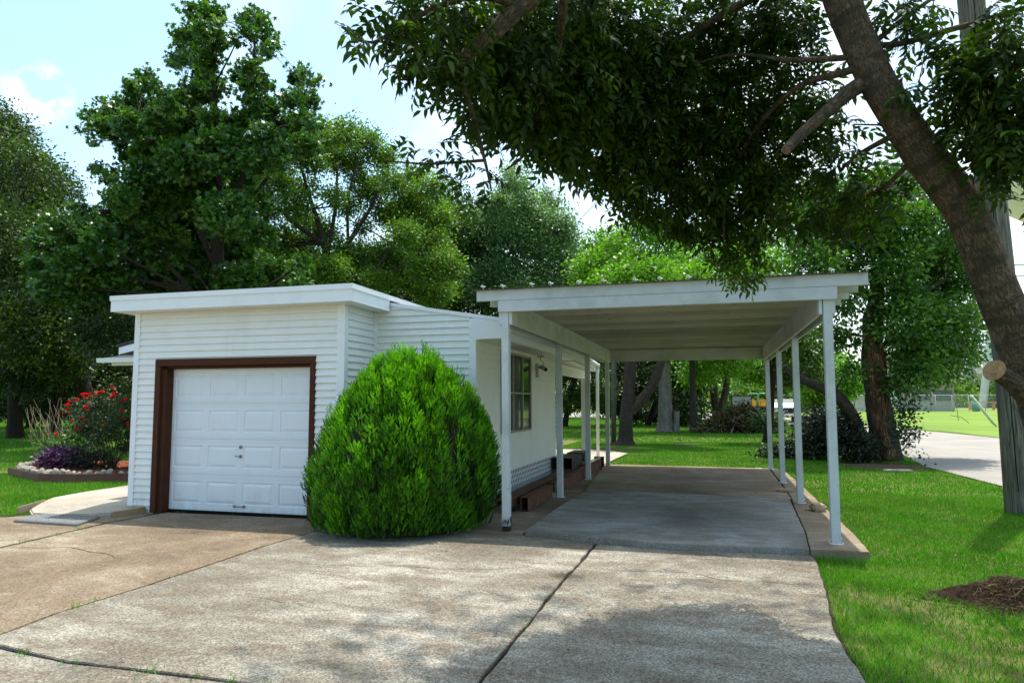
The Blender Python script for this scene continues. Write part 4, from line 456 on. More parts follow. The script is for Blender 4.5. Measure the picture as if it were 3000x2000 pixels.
def grime(m, zt, col, amt):
    n = m.node_tree; p = [q for q in n.nodes if q.type == 'BSDF_PRINCIPLED'][0]; src = p.inputs['Base Color'].links[0].from_socket
    sx = n.nodes.new('ShaderNodeSeparateXYZ'); n.links.new(n.nodes.new('ShaderNodeTexCoord').outputs['Object'], sx.inputs[0])
    mr = n.nodes.new('ShaderNodeMapRange'); mr.inputs[1].default_value = zt; mr.inputs[2].default_value = .0; mr.inputs[3].default_value = 0; mr.inputs[4].default_value = 1; n.links.new(sx.outputs[2], mr.inputs[0])
    k = ramp(n, noise(n, coords(n, (1, 1, .35)), 7, 6, .7), [(.35, (0, 0, 0)), (.7, (amt, amt, amt))])
    f = n.nodes.new('ShaderNodeMath'); f.operation = 'MULTIPLY'; n.links.new(mr.outputs[0], f.inputs[0]); n.links.new(k, f.inputs[1])
    st = ramp(n, noise(n, coords(n, (1, 1, .06)), 9, 4, .6), [(.55, (0, 0, 0)), (.75, (.10, .10, .10))]); g2 = n.nodes.new('ShaderNodeMath'); g2.operation = 'ADD'; n.links.new(f.outputs[0], g2.inputs[0]); n.links.new(st, g2.inputs[1])
    n.links.new(mixc(n, g2.outputs[0], src, col), p.inputs['Base Color'])
grime(M_side, .55, (.36, .32, .25), .55); grime(M_door, .5, (.34, .30, .24), .45)
H = thing('house', 'white sided house with attached single garage, its roof low and flat', 'house', (-6.5, 9, 0))
def lap(mb, axis, pos, a0, a1, z0, z1, course=.0985, out=.024, face=1):
    """lap siding: axis 'x' = wall runs along X and faces -Y, axis 'y' = runs along Y and faces X*face"""
    z = z0; vs, fs = [], []
    def P(a, o, z): return (a, pos-o, z) if axis == 'x' else (pos+o*face, a, z)
    while z < z1-.001:
        zt = min(z+course, z1); b = len(vs); ot = out+(.001-out)*((zt-z)/course)
        for a in (a0, a1): vs += [P(a, 0, z), P(a, out, z), P(a, out, z+.008), P(a, ot, zt)]
        fs += [(b, b+1, b+5, b+4), (b+1, b+2, b+6, b+5), (b+2, b+3, b+7, b+6)]; z = zt
    mb.add(vs, fs)
YW = 8.65; XL, XR = -8.373, -4.86; DL, DR, DT = -7.875, -5.352, 2.135
# solid cores
c = MB(); c.box(XL+.02, -7.97, YW+.001, 15., .0, 3.0); c.box(-5.27, XR-.002, YW+.001, 15., 0, 3.0); c.box(-7.97, -5.27, YW+.001, 15., 2.24, 3.0); c.box(-7.97, -5.27, 9.2, 15., 0, 2.24)
c.box(-8.2, -3.276, 9.578, 14.99, .5, 2.52)
bmw = c.build('wall', M_side, H)
s = MB(); lap(s, 'x', YW, XL+.09, -7.965, .098, 2.955); lap(s, 'x', YW, -5.275, -4.945, .098, 2.955); lap(s, 'x', YW, -7.965, -5.275, 2.265, 2.955)
s.box(XL+.09, -7.965, YW-.012, YW, .045, .095)
s.build('front_siding', M_side, H)
s = MB(); lap(s, 'y', XR, YW+.07, 9.52, .1, 2.95); s.build('side_siding', M_side, H)
s = MB(); lap(s, 'y', XL+.02, YW+.07, 15, .1, 2.95, face=-1); s.build('side_siding', M_side, H)
s = MB(); lap(s, 'x', 9.575, XR+.05, -3.345, .42, 3.08)
me = s.mesh('t'); bm = bmesh.new(); bm.from_mesh(me); bmesh.ops.bisect_plane(bm, geom=bm.verts[:]+bm.edges[:]+bm.faces[:], plane_co=(-4.573, 0, 3.03), plane_no=Vector((.165, 0, 1)).normalized(), clear_outer=True); bm.to_mesh(me); bm.free()
link('wing_siding', me, M_side, H)
s = MB(); s.extr([(-4.86, 9.58, .0), (-3.30, 9.58, .0), (-3.30, 9.58, 2.78), (-4.573, 9.58, 3.0), (-4.86, 9.58, 3.0)], (0, .1, 0)); s.build('wing_wall', M_side, H)
s = MB(); lap(s, 'y', -3.274, 9.66, 10.86, .47, 2.50, .104, .012); lap(s, 'y', -3.274, 12.76, 15.0, .47, 2.50, .104, .012)
lap(s, 'y', -3.274, 10.86, 12.76, .47, 1.08, .104, .012); lap(s, 'y', -3.274, 10.86, 12.76, 2.44, 2.50, .104, .012); s.build('side_siding', M_side, H)
# corner boards
def lboard(x0, x1, ya, yb, t, side, z0, z1):
    # L-shaped corner board: front leg x0..x1, side leg ya..yb
    if side > 0: poly = [(x0, ya-t), (x1+t, ya-t), (x1+t, yb), (x1, yb), (x1, ya), (x0, ya)]
    else: poly = [(x0, ya-t), (x1, ya-t), (x1, ya), (x0+t, ya), (x0+t, yb), (x0, yb)]
    s = MB(); s.prism(poly, z0, z1); s.build('corner_board', M_trim, H)
lboard(XL, XL+.095, YW, YW+.075, .03, -1, .06, 2.9545); lboard(-4.945, XR, YW, YW+.075, .03, 1, .06, 2.9545)
lboard(-3.345, -3.274, 9.574, 9.66, .03, 1, .42, 2.812)
s = MB(); s.prism([(XR, 9.515), (XR+.03, 9.515), (XR+.03, 9.545), (XR+.055, 9.545), (XR+.055, 9.574), (XR, 9.574)], .06, 2.9545); s.build('corner_board', M_trim, H)
# garage roof: soffit, fascia, flashing cap, deck
YF, XFL, XFR = 8.393, -8.60, -4.598
s = MB(); s.box(XFL+.012, XFR-.012, YF+.012, 14.99, 2.955, 2.975); s.build('soffit', M_trim, H)
s = MB(); s.box(XFL, XFR, YF-.012, YF, 2.955, 3.135); s.box(XFR-.012, XFR, YF, 9.53, 2.955, 3.135); s.box(XFL, XFL+.012, YF, 15, 2.955, 3.135)
s.build('fascia', M_trim, H, bevel=.002)
s = MB(); s.box(XFL-.012, XFR+.012, YF-.026, YF-.0125, 3.118, 3.185); s.box(XFR+.0005, XFR+.0125, YF-.012, 12.6, 3.118, 3.185); s.box(XFL-.0125, XFL-.0005, YF-.012, 15, 3.118, 3.185)
s.box(XFL-.0129, XFR+.0129, YF-.026, YF+.04, 3.185, 3.192); s.box(XFR-.04, XFR+.0131, YF+.04, 12.6, 3.1851, 3.1921)
s.build('roof_flashing', M_trim, H)
s = MB(); s.box(XFL, XFR-.002, YF, 15.1, 3.136, 3.180); s.build('roof', M_roof, H)
# wing shed roof
sl_ = -.165; zr = lambda x, o=0: 3.03+o+sl_*(x+4.573)
s = MB(); s.extr([(-4.595, 9.54, zr(-4.595)), (-2.86, 9.54, zr(-2.86)), (-2.86, 9.54, zr(-2.86, .055)), (-4.595, 9.54, zr(-4.595, .055))], (0, .03, 0)); s.build('roof_flashing', M_trim, H)
s = MB(); s.extr([(-4.59, 9.571, zr(-4.59, .003)), (-2.875, 9.571, zr(-2.875, .003)), (-2.875, 9.571, zr(-2.875, .05)), (-4.59, 9.571, zr(-4.59, .05))], (0, 8.2, 0))
s.extr([(-9, 9.7, 2.98), (-4.6, 9.7, 2.98), (-4.6, 9.7, 3.10), (-7, 9.7, 3.32)], (0, 7, 0)); s.build('roof', M_roof, H)
s = MB(); s.extr([(-3.25, 9.545, 2.498), (-2.84, 9.545, 2.515), (-2.84, 9.545, 2.742), (-3.25, 9.545, 2.810)], (0, .02, 0)); s.build('eave_end_board', M_trim, H)
s = MB(); s.box(-2.872, -2.85, 9.566, 15.0, 2.512, 2.7475); s.extr([(-2.872, 15.0, 2.512), (-2.85, 15.0, 2.512), (-2.85, 15.0, 2.7475), (-2.872, 15.0, 2.7475)], (-.30, 5., 0)); s.build('fascia', M_trim, H)
s = MB(); s.box(-3.27, -2.873, 9.567, 15.0, 2.502, 2.514); s.add([(-6.5, 15.001, 2.47), (-2.873, 15.001, 2.47), (-3.17, 20., 2.47), (-6.5, 20., 2.47), (-6.5, 15.001, 2.50), (-2.873, 15.001, 2.50), (-3.17, 20., 2.50), (-6.5, 20., 2.50)], [(0, 1, 2, 3), (4, 7, 6, 5), (0, 4, 5, 1), (1, 5, 6, 2), (2, 6, 7, 3), (3, 7, 4, 0)]); s.build('soffit', M_trim, H)
s = MB(); s.tube([(-2.80, 9.75, 2.68), (-2.80, 15., 2.66), (-3.09, 19.95, 2.64)], .055, 8); s.build('gutter', M_trim, H)
s = MB(); s.tube([(-3.09, 19.9, 2.62), (-3.12, 19.95, 2.4), (-3.13, 19.95, .05)], .045, 4); s.build('downspout', M_trim, H)
s = MB(); s.box(-3.30, -3.16, 18.3, 18.44, -.02, 2.22); s.build('porch_post', M_trim, H)
s = MB(); s.extr([(-3.32, 15.0, 2.22), (-3.22, 15.0, 2.22), (-3.22, 15.0, 2.42), (-3.32, 15.0, 2.42)], (-.1, 5., 0)); s.build('porch_beam', M_side, H)
s = MB(); s.tube([(-5.99, 9.6, 3.17), (-5.99, 9.6, 3.215), (-5.99, 9.6, 3.27)], [.05, .05, .008], 4, smooth=False); s.build('roof_vent', plain('red_vent', (.55, .06, .03), .6), H)
# brown door frame
s = MB(); YO = YW-.035
s.box(-7.965, -7.87, YO, YW+.15, .0, 2.145); s.box(-5.357, -5.277, YO, YW+.15, .0, 2.145); s.box(-7.965, -5.277, YO-.002, YW+.15, 2.145, 2.245)
s.box(-7.87, -7.80, YW+.02, YW+.16, 0, 2.10); s.box(-5.40, -5.357, YW+.06, YW+.16, 0, 2.10); s.box(-7.87, -5.357, YW+.06, YW+.16, 2.105, 2.144)
s.build('door_frame', M_brownpaint, H, bevel=.003)
# garage door with raised panels
YD = YW+.165; gd = MB(); x0, x1 = -7.80, -5.38; z0, z1 = .035, 2.11; ns = 4; hs = (z1-z0)/ns; ncol = 4; cw = (x1-x0)/ncol
for i in range(ns):
    a = z0+i*hs; b = a+hs
    gd.box(x0, x1, YD+.012, YD+.04, a, b)
    # face plate strips between the panels
    m0, m1 = a+.10, b-.10
    gd.box(x0, x1, YD, YD+.0118, a+.004, m0); gd.box(x0, x1, YD, YD+.0118, m1, b-.004)
    for q in (a+.022, a+.046, b-.046, b-.022): gd.box(x0, x1, YD-.004, YD-.0001, q, q+.010)
    for k in range(ncol+1):
        xx = x0+k*cw; gd.box(max(x0, xx-.045), min(x1, xx+.045), YD, YD+.0118, m0, m1)
    for k in range(ncol):
        l, r = x0+k*cw+.045, x0+(k+1)*cw-.045; bev = .055
        # groove rim then sloped raised field
        o0 = [(l, m0), (r, m0), (r, m1), (l, m1)]; o1 = [(l+.012, m0+.012), (r-.012, m0+.012), (r-.012, m1-.012), (l+.012, m1-.012)]; o2 = [(l+bev, m0+bev), (r-bev, m0+bev), (r-bev, m1-bev), (l+bev, m1-bev)]
        vs = [(x, YD+.0005, z) for x, z in o0]+[(x, YD+.0105, z) for x, z in o1]+[(x, YD-.001, z) for x, z in o2]
        gd.add(vs, [(j, (j+1) % 4, 4+(j+1) % 4, 4+j) for j in range(4)]+[(4+j, 4+(j+1) % 4, 8+(j+1) % 4, 8+j) for j in range(4)]+[(8, 9, 10, 11)])
GD = gd.build('garage_door', M_door, H)
s = MB(); s.tube([(-6.66, YD-.002, .12), (-6.66, YD-.03, .12), (-6.62, YD-.045, .118), (-6.54, YD-.045, .118), (-6.50, YD-.03, .12), (-6.50, YD-.002, .12)], .009, 8); s.cyl((-6.66, YD-.001, .12), (-6.66, YD-.010, .12), .024); s.cyl((-6.50, YD-.001, .12), (-6.50, YD-.010, .12), .024)
s.build('lift_handle', M_steel, GD)
s = MB(); s.cyl((-6.58, YD, .83), (-6.58, YD-.012, .83), .024); s.cyl((-6.58, YD-.012, .83), (-6.58, YD-.035, .83), .012); s.cyl((-6.58, YD-.03, .83), (-6.655, YD-.03, .835), .008, 8, .006); s.build('door_handle', M_steel, GD)
s = MB(); s.cyl((-6.58, YD, .965), (-6.58, YD-.014, .965), .024, 16); s.cyl((-6.58, YD-.014, .965), (-6.58, YD-.018, .965), .009, 10); s.build('door_lock', M_steel, GD)
s = MB(); s.box(x0, x1, YD+.002, YD+.035, .004, .034); s.build('rubber_seal', M_dark, GD)
# foundation corner below siding
s = MB(); s.box(XL+.03, -7.968, YW-.006, YW+.2, -.05, .06); s.build('foundation', M_stucco, H)
# side window (three aluminium lights)
wx = -3.262; s = MB(); s.box(wx, wx+.028, 10.88, 12.75, 1.085, 1.12); s.box(wx, wx+.028, 10.88, 12.75, 2.40, 2.435)
for y in (10.88, 11.50, 12.12, 12.71): s.box(wx, wx+.030, y, y+.045, 1.12, 2.40)
s.box(wx, wx+.022, 10.925, 12.71, 1.74, 1.77)
WN = s.build('window', M_alu, H)
s = MB(); s.box(wx-.004, wx+.006, 10.92, 12.72, 1.115, 2.405); s.build('pane', M_glass, WN)
s = MB()
for i in range(13): s.extr([(wx+.012, 10.845, 1.10+i*.104), (wx+.012, 10.875, 1.10+i*.104), (wx+.012, 10.875, 1.17+i*.104)], (.012, 0, 0))
s.build('siding_gap', M_dark, WN)
# lattice skirting
s = MB(); lx = -3.262
s.box(lx-.03, lx-.028, 9.6, 15., 0, .47); s.build('skirting_void', M_dark, H)
s = MB(); bm = bmesh.new()
L0, L1, h = 9.62, 15.0, .45; st = .105
k = L0-h
while k < L1:
    for dr, xo in ((1, 0), (-1, .008)):
        ya, yb = (k, k+h*.62) if dr > 0 else (k+h*.62, k)
        s.extr([(lx-.008+xo, ya, .02), (lx-.008+xo, ya+.036, .02), (lx-.008+xo, yb+.036, .47), (lx-.008+xo, yb, .47)], (.0075, 0, 0))
    k += st
me = s.mesh('lattice'); bm.from_mesh(me)
for co, no in (((0, L0, 0), (0, -1, 0)), ((0, L1, 0), (0, 1, 0))): bmesh.ops.bisect_plane(bm, geom=bm.verts[:]+bm.edges[:]+bm.faces[:], plane_co=co, plane_no=no, clear_outer=True)
bm.to_mesh(me); bm.free(); link('lattice_skirting', me, M_trim, H)
# security camera on its wall plate with cable and box
M_plast = plain('grey_plastic', (.42, .41, .38), .5)
s = MB(); s.box(-3.264, -3.225, 13.20, 13.32, 2.08, 2.34); s.tube([(-3.23, 13.26, 2.27), (-3.15, 13.24, 2.27)], .02, 8); cm = s.build('security_camera', M_plast, H)
s = MB(); s.cyl((-3.17, 13.28, 2.28), (-3.04, 13.10, 2.22), .042, 14); s.build('camera_body', M_steel, cm)
s = MB(); s.cyl((-3.0405, 13.1005, 2.2202), (-3.036, 13.094, 2.218), .028, 14); s.build('camera_lens', M_dark, cm)
s = MB(); s.tube([(-3.17, 13.26, 2.30), (-3.15, 13.38, 2.30), (-3.16, 13.42, 2.37), (-3.2, 13.35, 2.42), (-3.2, 13.33, 2.501)], .006, 6); s.build('camera_cable', M_dark, cm)
s = MB(); s.box(-3.24, -3.14, 13.28, 13.42, 2.47, 2.5015); s.build('junction_box', M_plast, H)
# rear left corner of the house: shingled porch roof with gutter and a gable board above
s = MB(); s.box(-12.1, -8.38, 13.2, 14.98, 0, 2.5); s.build('rear_wall', M_side, H)
s = MB(); s.add([(-13.0, 12.55, 2.60), (-8.7, 12.55, 2.60), (-8.7, 14.9, 3.25), (-11.0, 14.9, 3.25), (-13.0, 16.5, 2.60), (-11.0, 15.6, 3.25)], [(0, 1, 2, 3), (0, 3, 5, 4)]); s.add([(-13.0, 12.55, 2.585), (-8.7, 12.55, 2.585), (-8.7, 16.5, 2.585), (-13, 16.5, 2.585)], [(0, 1, 2, 3)])
s.build('porch_roof', M_shingle, H)
s = MB(); s.extr([(-13.08, 12.44, 2.49), (-13.08, 12.55, 2.49), (-13.08, 12.56, 2.59), (-13.08, 12.42, 2.59)], (4.5, 0, 0)); s.box(-13.0, -8.7, 12.56, 16.5, 2.50, 2.52); s.box(-12.85, -8.7, 12.62, 12.66, 2.43, 2.4999); s.build('gutter', M_trim, H)
s = MB(); s.extr([(-12.95, 12.9, 2.70), (-12.95, 12.9, 2.86), (-9, 12.9, 3.66), (-9, 12.9, 3.46)], (0, .03, 0)); s.extr([(-12.93, 12.931, 2.70), (-9, 12.931, 3.46), (-9, 12.931, 3.48), (-12.93, 12.931, 2.72)], (0, 1.5, 0)); s.build('gable_board', M_trim, H)
s = MB(); s.extr([(-13.0, 12.86, 2.865), (-9, 12.86, 3.665), (-9, 12.86, 3.72), (-13.0, 12.86, 2.915)], (0, 1.7, 0)); s.build('upper_roof', M_shingle, H)
# ================================================================ CARPORT
def paintwood():
    m, n, o, p = new_mat('weathered_white_paint'); v = coords(n)
    f = noise(n, v, 2.2, 6, .65); c = ramp(n, f, [(.3, (.40, .43, .41)), (.5, (.53, .56, .56)), (.7, (.60, .63, .64))])
    sp = noise(n, v, 18, 4, .7); c = mixc(n, ramp(n, sp, [(.66, (0, 0, 0)), (.72, (.7, .7, .7))]), c, (.22, .19, .14))
    al = noise(n, v, 1.1, 4, .6); c = mixc(n, ramp(n, al, [(.6, (0, 0, 0)), (.75, (.45, .45, .45))]), c, (.30, .34, .18))
    n.links.new(c, p.inputs['Base Color']); p.inputs['Roughness'].default_value = .6; bump(n, p, noise(n, coords(n, (1, 1, .15)), 60, 3), .25, .003); return m
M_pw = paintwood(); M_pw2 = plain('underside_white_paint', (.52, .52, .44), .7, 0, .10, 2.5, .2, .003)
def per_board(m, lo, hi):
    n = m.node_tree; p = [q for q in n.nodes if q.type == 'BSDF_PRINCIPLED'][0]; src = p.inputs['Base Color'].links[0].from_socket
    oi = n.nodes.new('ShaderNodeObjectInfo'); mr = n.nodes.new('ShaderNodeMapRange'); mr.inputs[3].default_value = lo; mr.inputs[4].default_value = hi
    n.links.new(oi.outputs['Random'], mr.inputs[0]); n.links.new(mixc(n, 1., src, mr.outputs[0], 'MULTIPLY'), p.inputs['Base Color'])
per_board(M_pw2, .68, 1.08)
M_rot = plain('rotten_wood', (.035, .022, .014), .95, 0, .4, 30, .9, .01)
CP = thing('carport', 'open white timber carport with flat metal roof over a concrete slab', 'carport', (-.6, 13, 0))
PX = (-2.49, 1.27); PY = (8.53, 11.75, 14.55, 17.42)
rngc = random.Random(3)
for si, x in enumerate(PX):
    for i, y in enumerate(PY):
        s = MB(); zb = (.052 if si else .012); w = .048; top = 2.88
        lean = rngc.uniform(-.01, .01)
        if (si, i) == (0, 0): zb2 = .075; 
        else: zb2 = zb
        s.add([(x-w, y-w, zb2), (x+w, y-w, zb2), (x+w, y+w, zb2), (x-w, y+w, zb2), (x-w+lean, y-w, top), (x+w+lean, y-w, top), (x+w+lean, y+w, top), (x-w+lean, y+w, top)], [(0, 3, 2, 1), (4, 5, 6, 7), (0, 1, 5, 4), (1, 2, 6, 5), (2, 3, 7, 6), (3, 0, 4, 7)])
        po = s.build('post', M_pw, CP, bevel=.004)
        if (si, i) == (0, 0):
            s = MB(); s.box(x-w+.003, x+w-.003, y-w+.003, y+w-.003, .012, .0755)
            s.build('rotten_foot', M_rot, po)
            s = MB()
            for q in range(9):
                xx = x+rngc.uniform(-.045, .04); s.add([(xx, y-w-.0035, .20-rngc.uniform(0, .08)), (xx+.006, y-w-.0035, .05+rngc.uniform(0, .05)), (xx+.013, y-w-.0035, .18-rngc.uniform(0, .06))], [(0, 1, 2)]); xx = y+rngc.uniform(-.045, .04); s.add([(x+w+.003, xx, .19-rngc.uniform(0, .05)), (x+w+.003, xx+.008, .05), (x+w+.003, xx+.015, .19)], [(0, 1, 2)])
            s.build('peeling_paint', M_rot, po)
        else:
            s = MB(); s.tube([(x+math.cos(a)*.075, y+math.sin(a)*.075, zb+.004) for a in [k*.5236 for k in range(13)]], .006, 5); s.build('paint_ring', M_trim, po)
            if si: s = MB(); s.box(x+w+.001, x+w+.012, y-.03, y+.03, zb+.05, zb+.065); s.build('post_bracket', M_trim, po)
BX = ((-2.553, -2.540), )
def beam(x0, x1, y0, y1, z0, z1, name, mat=M_pw): s = MB(); s.box(x0, x1, y0, y1, z0, z1); return s.build(name, mat, CP, bevel=.003)
for x in PX:
    for a, b in ((x-.086, x-.049), (x+.049, x+.086)):
        beam(a, b, 8.485, 17.5, 2.575, 2.879, 'side_beam')
beam(-2.575, 1.375, 8.442, 8.484, 2.737, 2.8785, 'front_beam')
beam(-2.575, 1.375, 17.501, 17.54, 2.60, 2.8785, 'rear_beam')
NR = 17; ys = [8.44+i*(17.52-8.44)/(NR-1) for i in range(NR)]
for i, y in enumerate(ys):
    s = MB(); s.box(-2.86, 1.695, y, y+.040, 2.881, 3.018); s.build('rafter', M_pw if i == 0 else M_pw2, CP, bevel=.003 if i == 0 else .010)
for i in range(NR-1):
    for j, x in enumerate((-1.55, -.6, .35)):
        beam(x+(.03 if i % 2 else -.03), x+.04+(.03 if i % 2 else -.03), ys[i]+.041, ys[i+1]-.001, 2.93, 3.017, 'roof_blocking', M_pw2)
# ribbed roof sheet
s = MB(); prof = []; x = -2.90
while x < 1.745:
    prof += [(x, .0), (x+.20, .0), (x+.208, .009), (x+.222, .009), (x+.23, .0)]; x += .23
prof = [q for q in prof if q[0] <= 1.75]
vs = []; Y0, Y1 = 8.385, 18.05
for yy in (Y0, Y1):
    vs += [(a, yy, 3.022+b) for a, b in prof]+[(a, yy, 3.0195+b) for a, b in prof]
k = len(prof); fs = []
for i in range(k-1):
    fs += [(i, i+1, 2*k+i+1, 2*k+i), (k+i, 3*k+i, 3*k+i+1, k+i+1), (i, k+i, k+i+1, i+1), (2*k+i, 2*k+i+1, 3*k+i+1, 3*k+i)]
s.add(vs, fs); M_sheet = plain('galvanised_roof_sheet', (.13, .13, .11), .6, .2, .15, 5); s.build('roof_panel', M_sheet, CP)
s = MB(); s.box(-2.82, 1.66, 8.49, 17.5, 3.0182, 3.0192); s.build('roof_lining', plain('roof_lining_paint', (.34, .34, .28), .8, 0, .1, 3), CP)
# white hooks for a light string along the front edge
for i in range(15):
    x = -2.80+i*.318+rngc.uniform(-.05, .05); s = MB(); z = 3.062+rngc.uniform(-.004, .004)
    s.tube([(x+math.cos(a)*.014, 8.378, z+math.sin(a)*.012) for a in [j*.6 for j in range(10)]], .0045, 5); s.tube([(x+.01, 8.378, z-.006), (x+.045, 8.378, z-.010)], .006, 5); s.tube([(x+.012, 8.378, z-.01), (x+.012, 8.40, z-.038)], .004, 5)
    s.build('light_hook', M_trim, CP)
# ================================================================ THINGS ROUND THE CARPORT AND GARAGE
M_rust = plain('rusty_steel', (.115, .040, .018), .8, .15, .5, 7, .5, .004)
M_bsteel = plain('blackened_steel', (.030, .026, .023), .7, .3, .3, 9, .3, .003)
def hollow(s, x0, x1, y0, y1, z0, z1, t=.01):
    s.box(x0, x1, y0, y1, z0, z0+t); s.box(x0, x1, y0, y1, z1-t, z1); s.box(x0, x0+t, y0, y1, z0+t, z1-t); s.box(x1-t, x1, y0, y1, z0+t, z1-t)
bb = thing('steel_beam', 'long rusty box-section steel beam lying along the left posts, nearest the slab', 'steel beam', (-2.68, 10, .012))
s = MB(); hollow(s, -2.72, -2.60, 10.03, 11.65, .022, .225); s.box(-2.705, -2.615, 11.65, 11.8, .03, .21); hollow(s, -2.72, -2.60, 11.8, 17.1, .022, .225); s.build('beam_tube', M_rust, bb)
s = MB(); s.box(-2.78, -2.54, 17.1, 17.12, .014, .29); s.build('end_flange', M_bsteel, bb)
tb = thing('steel_beam', 'second rusty steel beam, close against the lattice skirting', 'steel beam', (-2.9, 9.6, .012))
s = MB(); s.box(-3.0, -2.80, 9.7, 16.5, .20, .215); s.box(-3.0, -2.985, 9.7, 16.5, .13, .2); s.box(-2.815, -2.80, 9.7, 16.5, .10, .2); s.build('beam_web', M_rust, tb)
s = MB(); s.box(-2.99, -2.82, 10., 10.1, .012, .199); s.box(-2.99, -2.82, 14.6, 14.7, .012, .199); s.build('support_block', M_bsteel, tb)
s = MB(); hollow(s, -3.23, -2.80, 14.4, 15.6, .218, .45, .012); s.box(-3.215, -2.815, 15.57, 15.58, .23, .44)
tag(s.build('steel_duct', M_bsteel, bevel=.0), 'wide black steel box resting across the beams at the house corner', 'steel box')
s = MB(); hollow(s, -3.35, -2.95, 16.6, 17.6, .0, .40, .012); s.box(-3.34, -2.96, 17.58, 17.59, .01, .39); tag(s.build('steel_duct', M_bsteel), 'smaller black steel box standing on the patio behind the wide one', 'steel box')
s = MB(); s.tube([(-2.62, 15.2, .27), (-2.62, 16.9, .27)], .035, 12); tag(s.build('steel_pipe', M_steel), 'short grey pipe lying on top of the long rusty beam', 'pipe')
s = MB(); s.tube([(-2.60, 16.2, .235), (-2.55, 16.3, .238), (-2.52, 16.2, .12), (-2.45, 16.3, .02), (-2.3, 16.1, .02), (-2.22, 15.95, .02), (-2.35, 15.8, .02), (-2.5, 15.9, .02)], .008, 6); tag(s.build('cable', M_dark), 'loose black cable trailing over the end of the rusty beam', 'cable')
M_stone = plain('tan_stone', (.40, .29, .18), .85, 0, .15, 12, .5, .006)
def rock(name, loc, size, seed, mat, sub=2, lump=.16, parent=None):
    rng = random.Random(seed); bm = bmesh.new(); bmesh.ops.create_icosphere(bm, subdivisions=sub, radius=1)
    k = [Vector((rng.gauss(0, 1), rng.gauss(0, 1), rng.gauss(0, 1))).normalized() for _ in range(7)]; q = [rng.uniform(.62, .95) for _ in k]
    for v in bm.verts:
        d = v.co.normalized(); s_ = 1.
        for a, b in zip(k, q): s_ = min(s_, b/max(.2, d.dot(a)))
        v.co = d*s_*(1+rng.uniform(-lump, lump)*.3)
        v.co = Vector((v.co.x*size[0], v.co.y*size[1], v.co.z*size[2]))
    zmin = min(v.co.z for v in bm.verts)
    for v in bm.verts: v.co.z -= zmin*.55
    bm.verts.ensure_lookup_table(); me = bpy.data.meshes.new(name); bm.to_mesh(me); bm.free(); o = link(name, me, mat, parent); o.location = loc; o.rotation_euler = (0, 0, rng.uniform(0, 6)); return o
def block(name, loc, dims, rz, mat, bev=.02):
    s = MB(); s.box(-dims[0]/2, dims[0]/2, -dims[1]/2, dims[1]/2, 0, dims[2]); o = s.build(name, mat, bevel=bev); o.location = loc; o.rotation_euler = (0, 0, rz); return o
tag(block('paving_stone', (1.42, 10.98, .053), (.19, .26, .095), .12, M_stone, .025), 'tan rounded paver standing on the slab edge behind the front right post', 'paving stone')
tag(block('paving_stone', (1.18, 13.15, .053), (.26, .15, .05), -.1, M_stone, .015), 'thin pale paver lying by the second right post', 'paving stone')
tag(block('paving_stone', (-2.62, 11.66, .013), (.14, .14, .085), .1, plain('grey_stone', (.30, .27, .22), .9, 0, .2, 20, .6, .006), .015), 'small grey concrete block against the second left post', 'paving stone')
# loose leaves on the slab
M_dead = leaf_mat('dead_leaves', [(0, (.05, .03, .015)), (.6, (.13, .08, .035)), (1, (.25, .17, .09))], .1, .8, (1, .9, .6))
rg = np.random.default_rng(8); n = 170
P = np.column_stack([rg.uniform(-2.1, 1.5, n), 17.5-rg.random(n)**1.6*9, np.full(n, .062)]); P2 = np.column_stack([rg.uniform(-7.5, .7, 40), rg.uniform(4., 8.3, 40), np.full(40, .016)])
P = np.concatenate([P, P2]); D = rg.normal(size=(len(P), 3)); D[:, 2] *= .12; up_ = np.tile([0, 0, 1.], (len(P), 1))+rg.normal(size=(len(P), 3))*.2
V, F = scatter(LEAF_V, LEAF_F, P, frames(D, roll=up_), rg.uniform(.015, .045, len(P)))
tag(np_mesh('fallen_leaves', V, F, M_dead, None, rg.random(len(P))), 'dry brown leaves scattered on the concrete', 'leaves', kind='stuff')
rg = np.random.default_rng(91); n = 420
P = np.column_stack([rg.uniform(1.0, 4.6, n), 3.3+rg.random(n)**1.3*12, np.full(n, -.012)+rg.uniform(0, .015, n)]); D = rg.normal(size=(n, 3)); D[:, 2] *= .3
V, F = scatter(LEAF_V, LEAF_F, P, frames(D, roll=np.tile([0, 0, 1.], (n, 1))+rg.normal(size=(n, 3))*.4), rg.uniform(.012, .035, n))
tag(np_mesh('lawn_litter', V, F, M_dead, None, rg.random(n)), 'dry leaf litter scattered through the right lawn', 'leaves', kind='stuff')
# ramp of pale concrete beside the garage
bm = bmesh.new(); poly = [(-10.62, 10.9), (-10.6, 10.0), (-10.45, 9.2), (-10.2, 8.8), (-9.82, 8.28), (-9.5, 8.05), (-9.0, 7.98), (-8.45, 8.04), (-8.12, 8.1), (-8.2, 8.62), (-8.38, 8.64), (-8.38, 15), (-10.4, 15)]
zt = [.06, .06, .06, .055, .03, .02, .035, .05, .075, .085, .10, .11, .08]
vb = [bm.verts.new((x, y, -.06)) for x, y in poly]; vt = [bm.verts.new((x, y, z)) for (x, y), z in zip(poly, zt)]
bm.faces.new(vt); k = len(poly)
for i in range(k): bm.faces.new((vb[i], vb[(i+1) % k], vt[(i+1) % k], vt[i]))
bmesh.ops.recalc_face_normals(bm, faces=bm.faces); bmesh.ops.triangulate(bm, faces=[f for f in bm.faces if len(f.verts) > 4]); bmesh.ops.bevel(bm, geom=[e for e in bm.edges if len(e.link_faces) == 2 and e.calc_face_angle(0) > .6], offset=.02, segments=2, affect='EDGES', clamp_overlap=True)
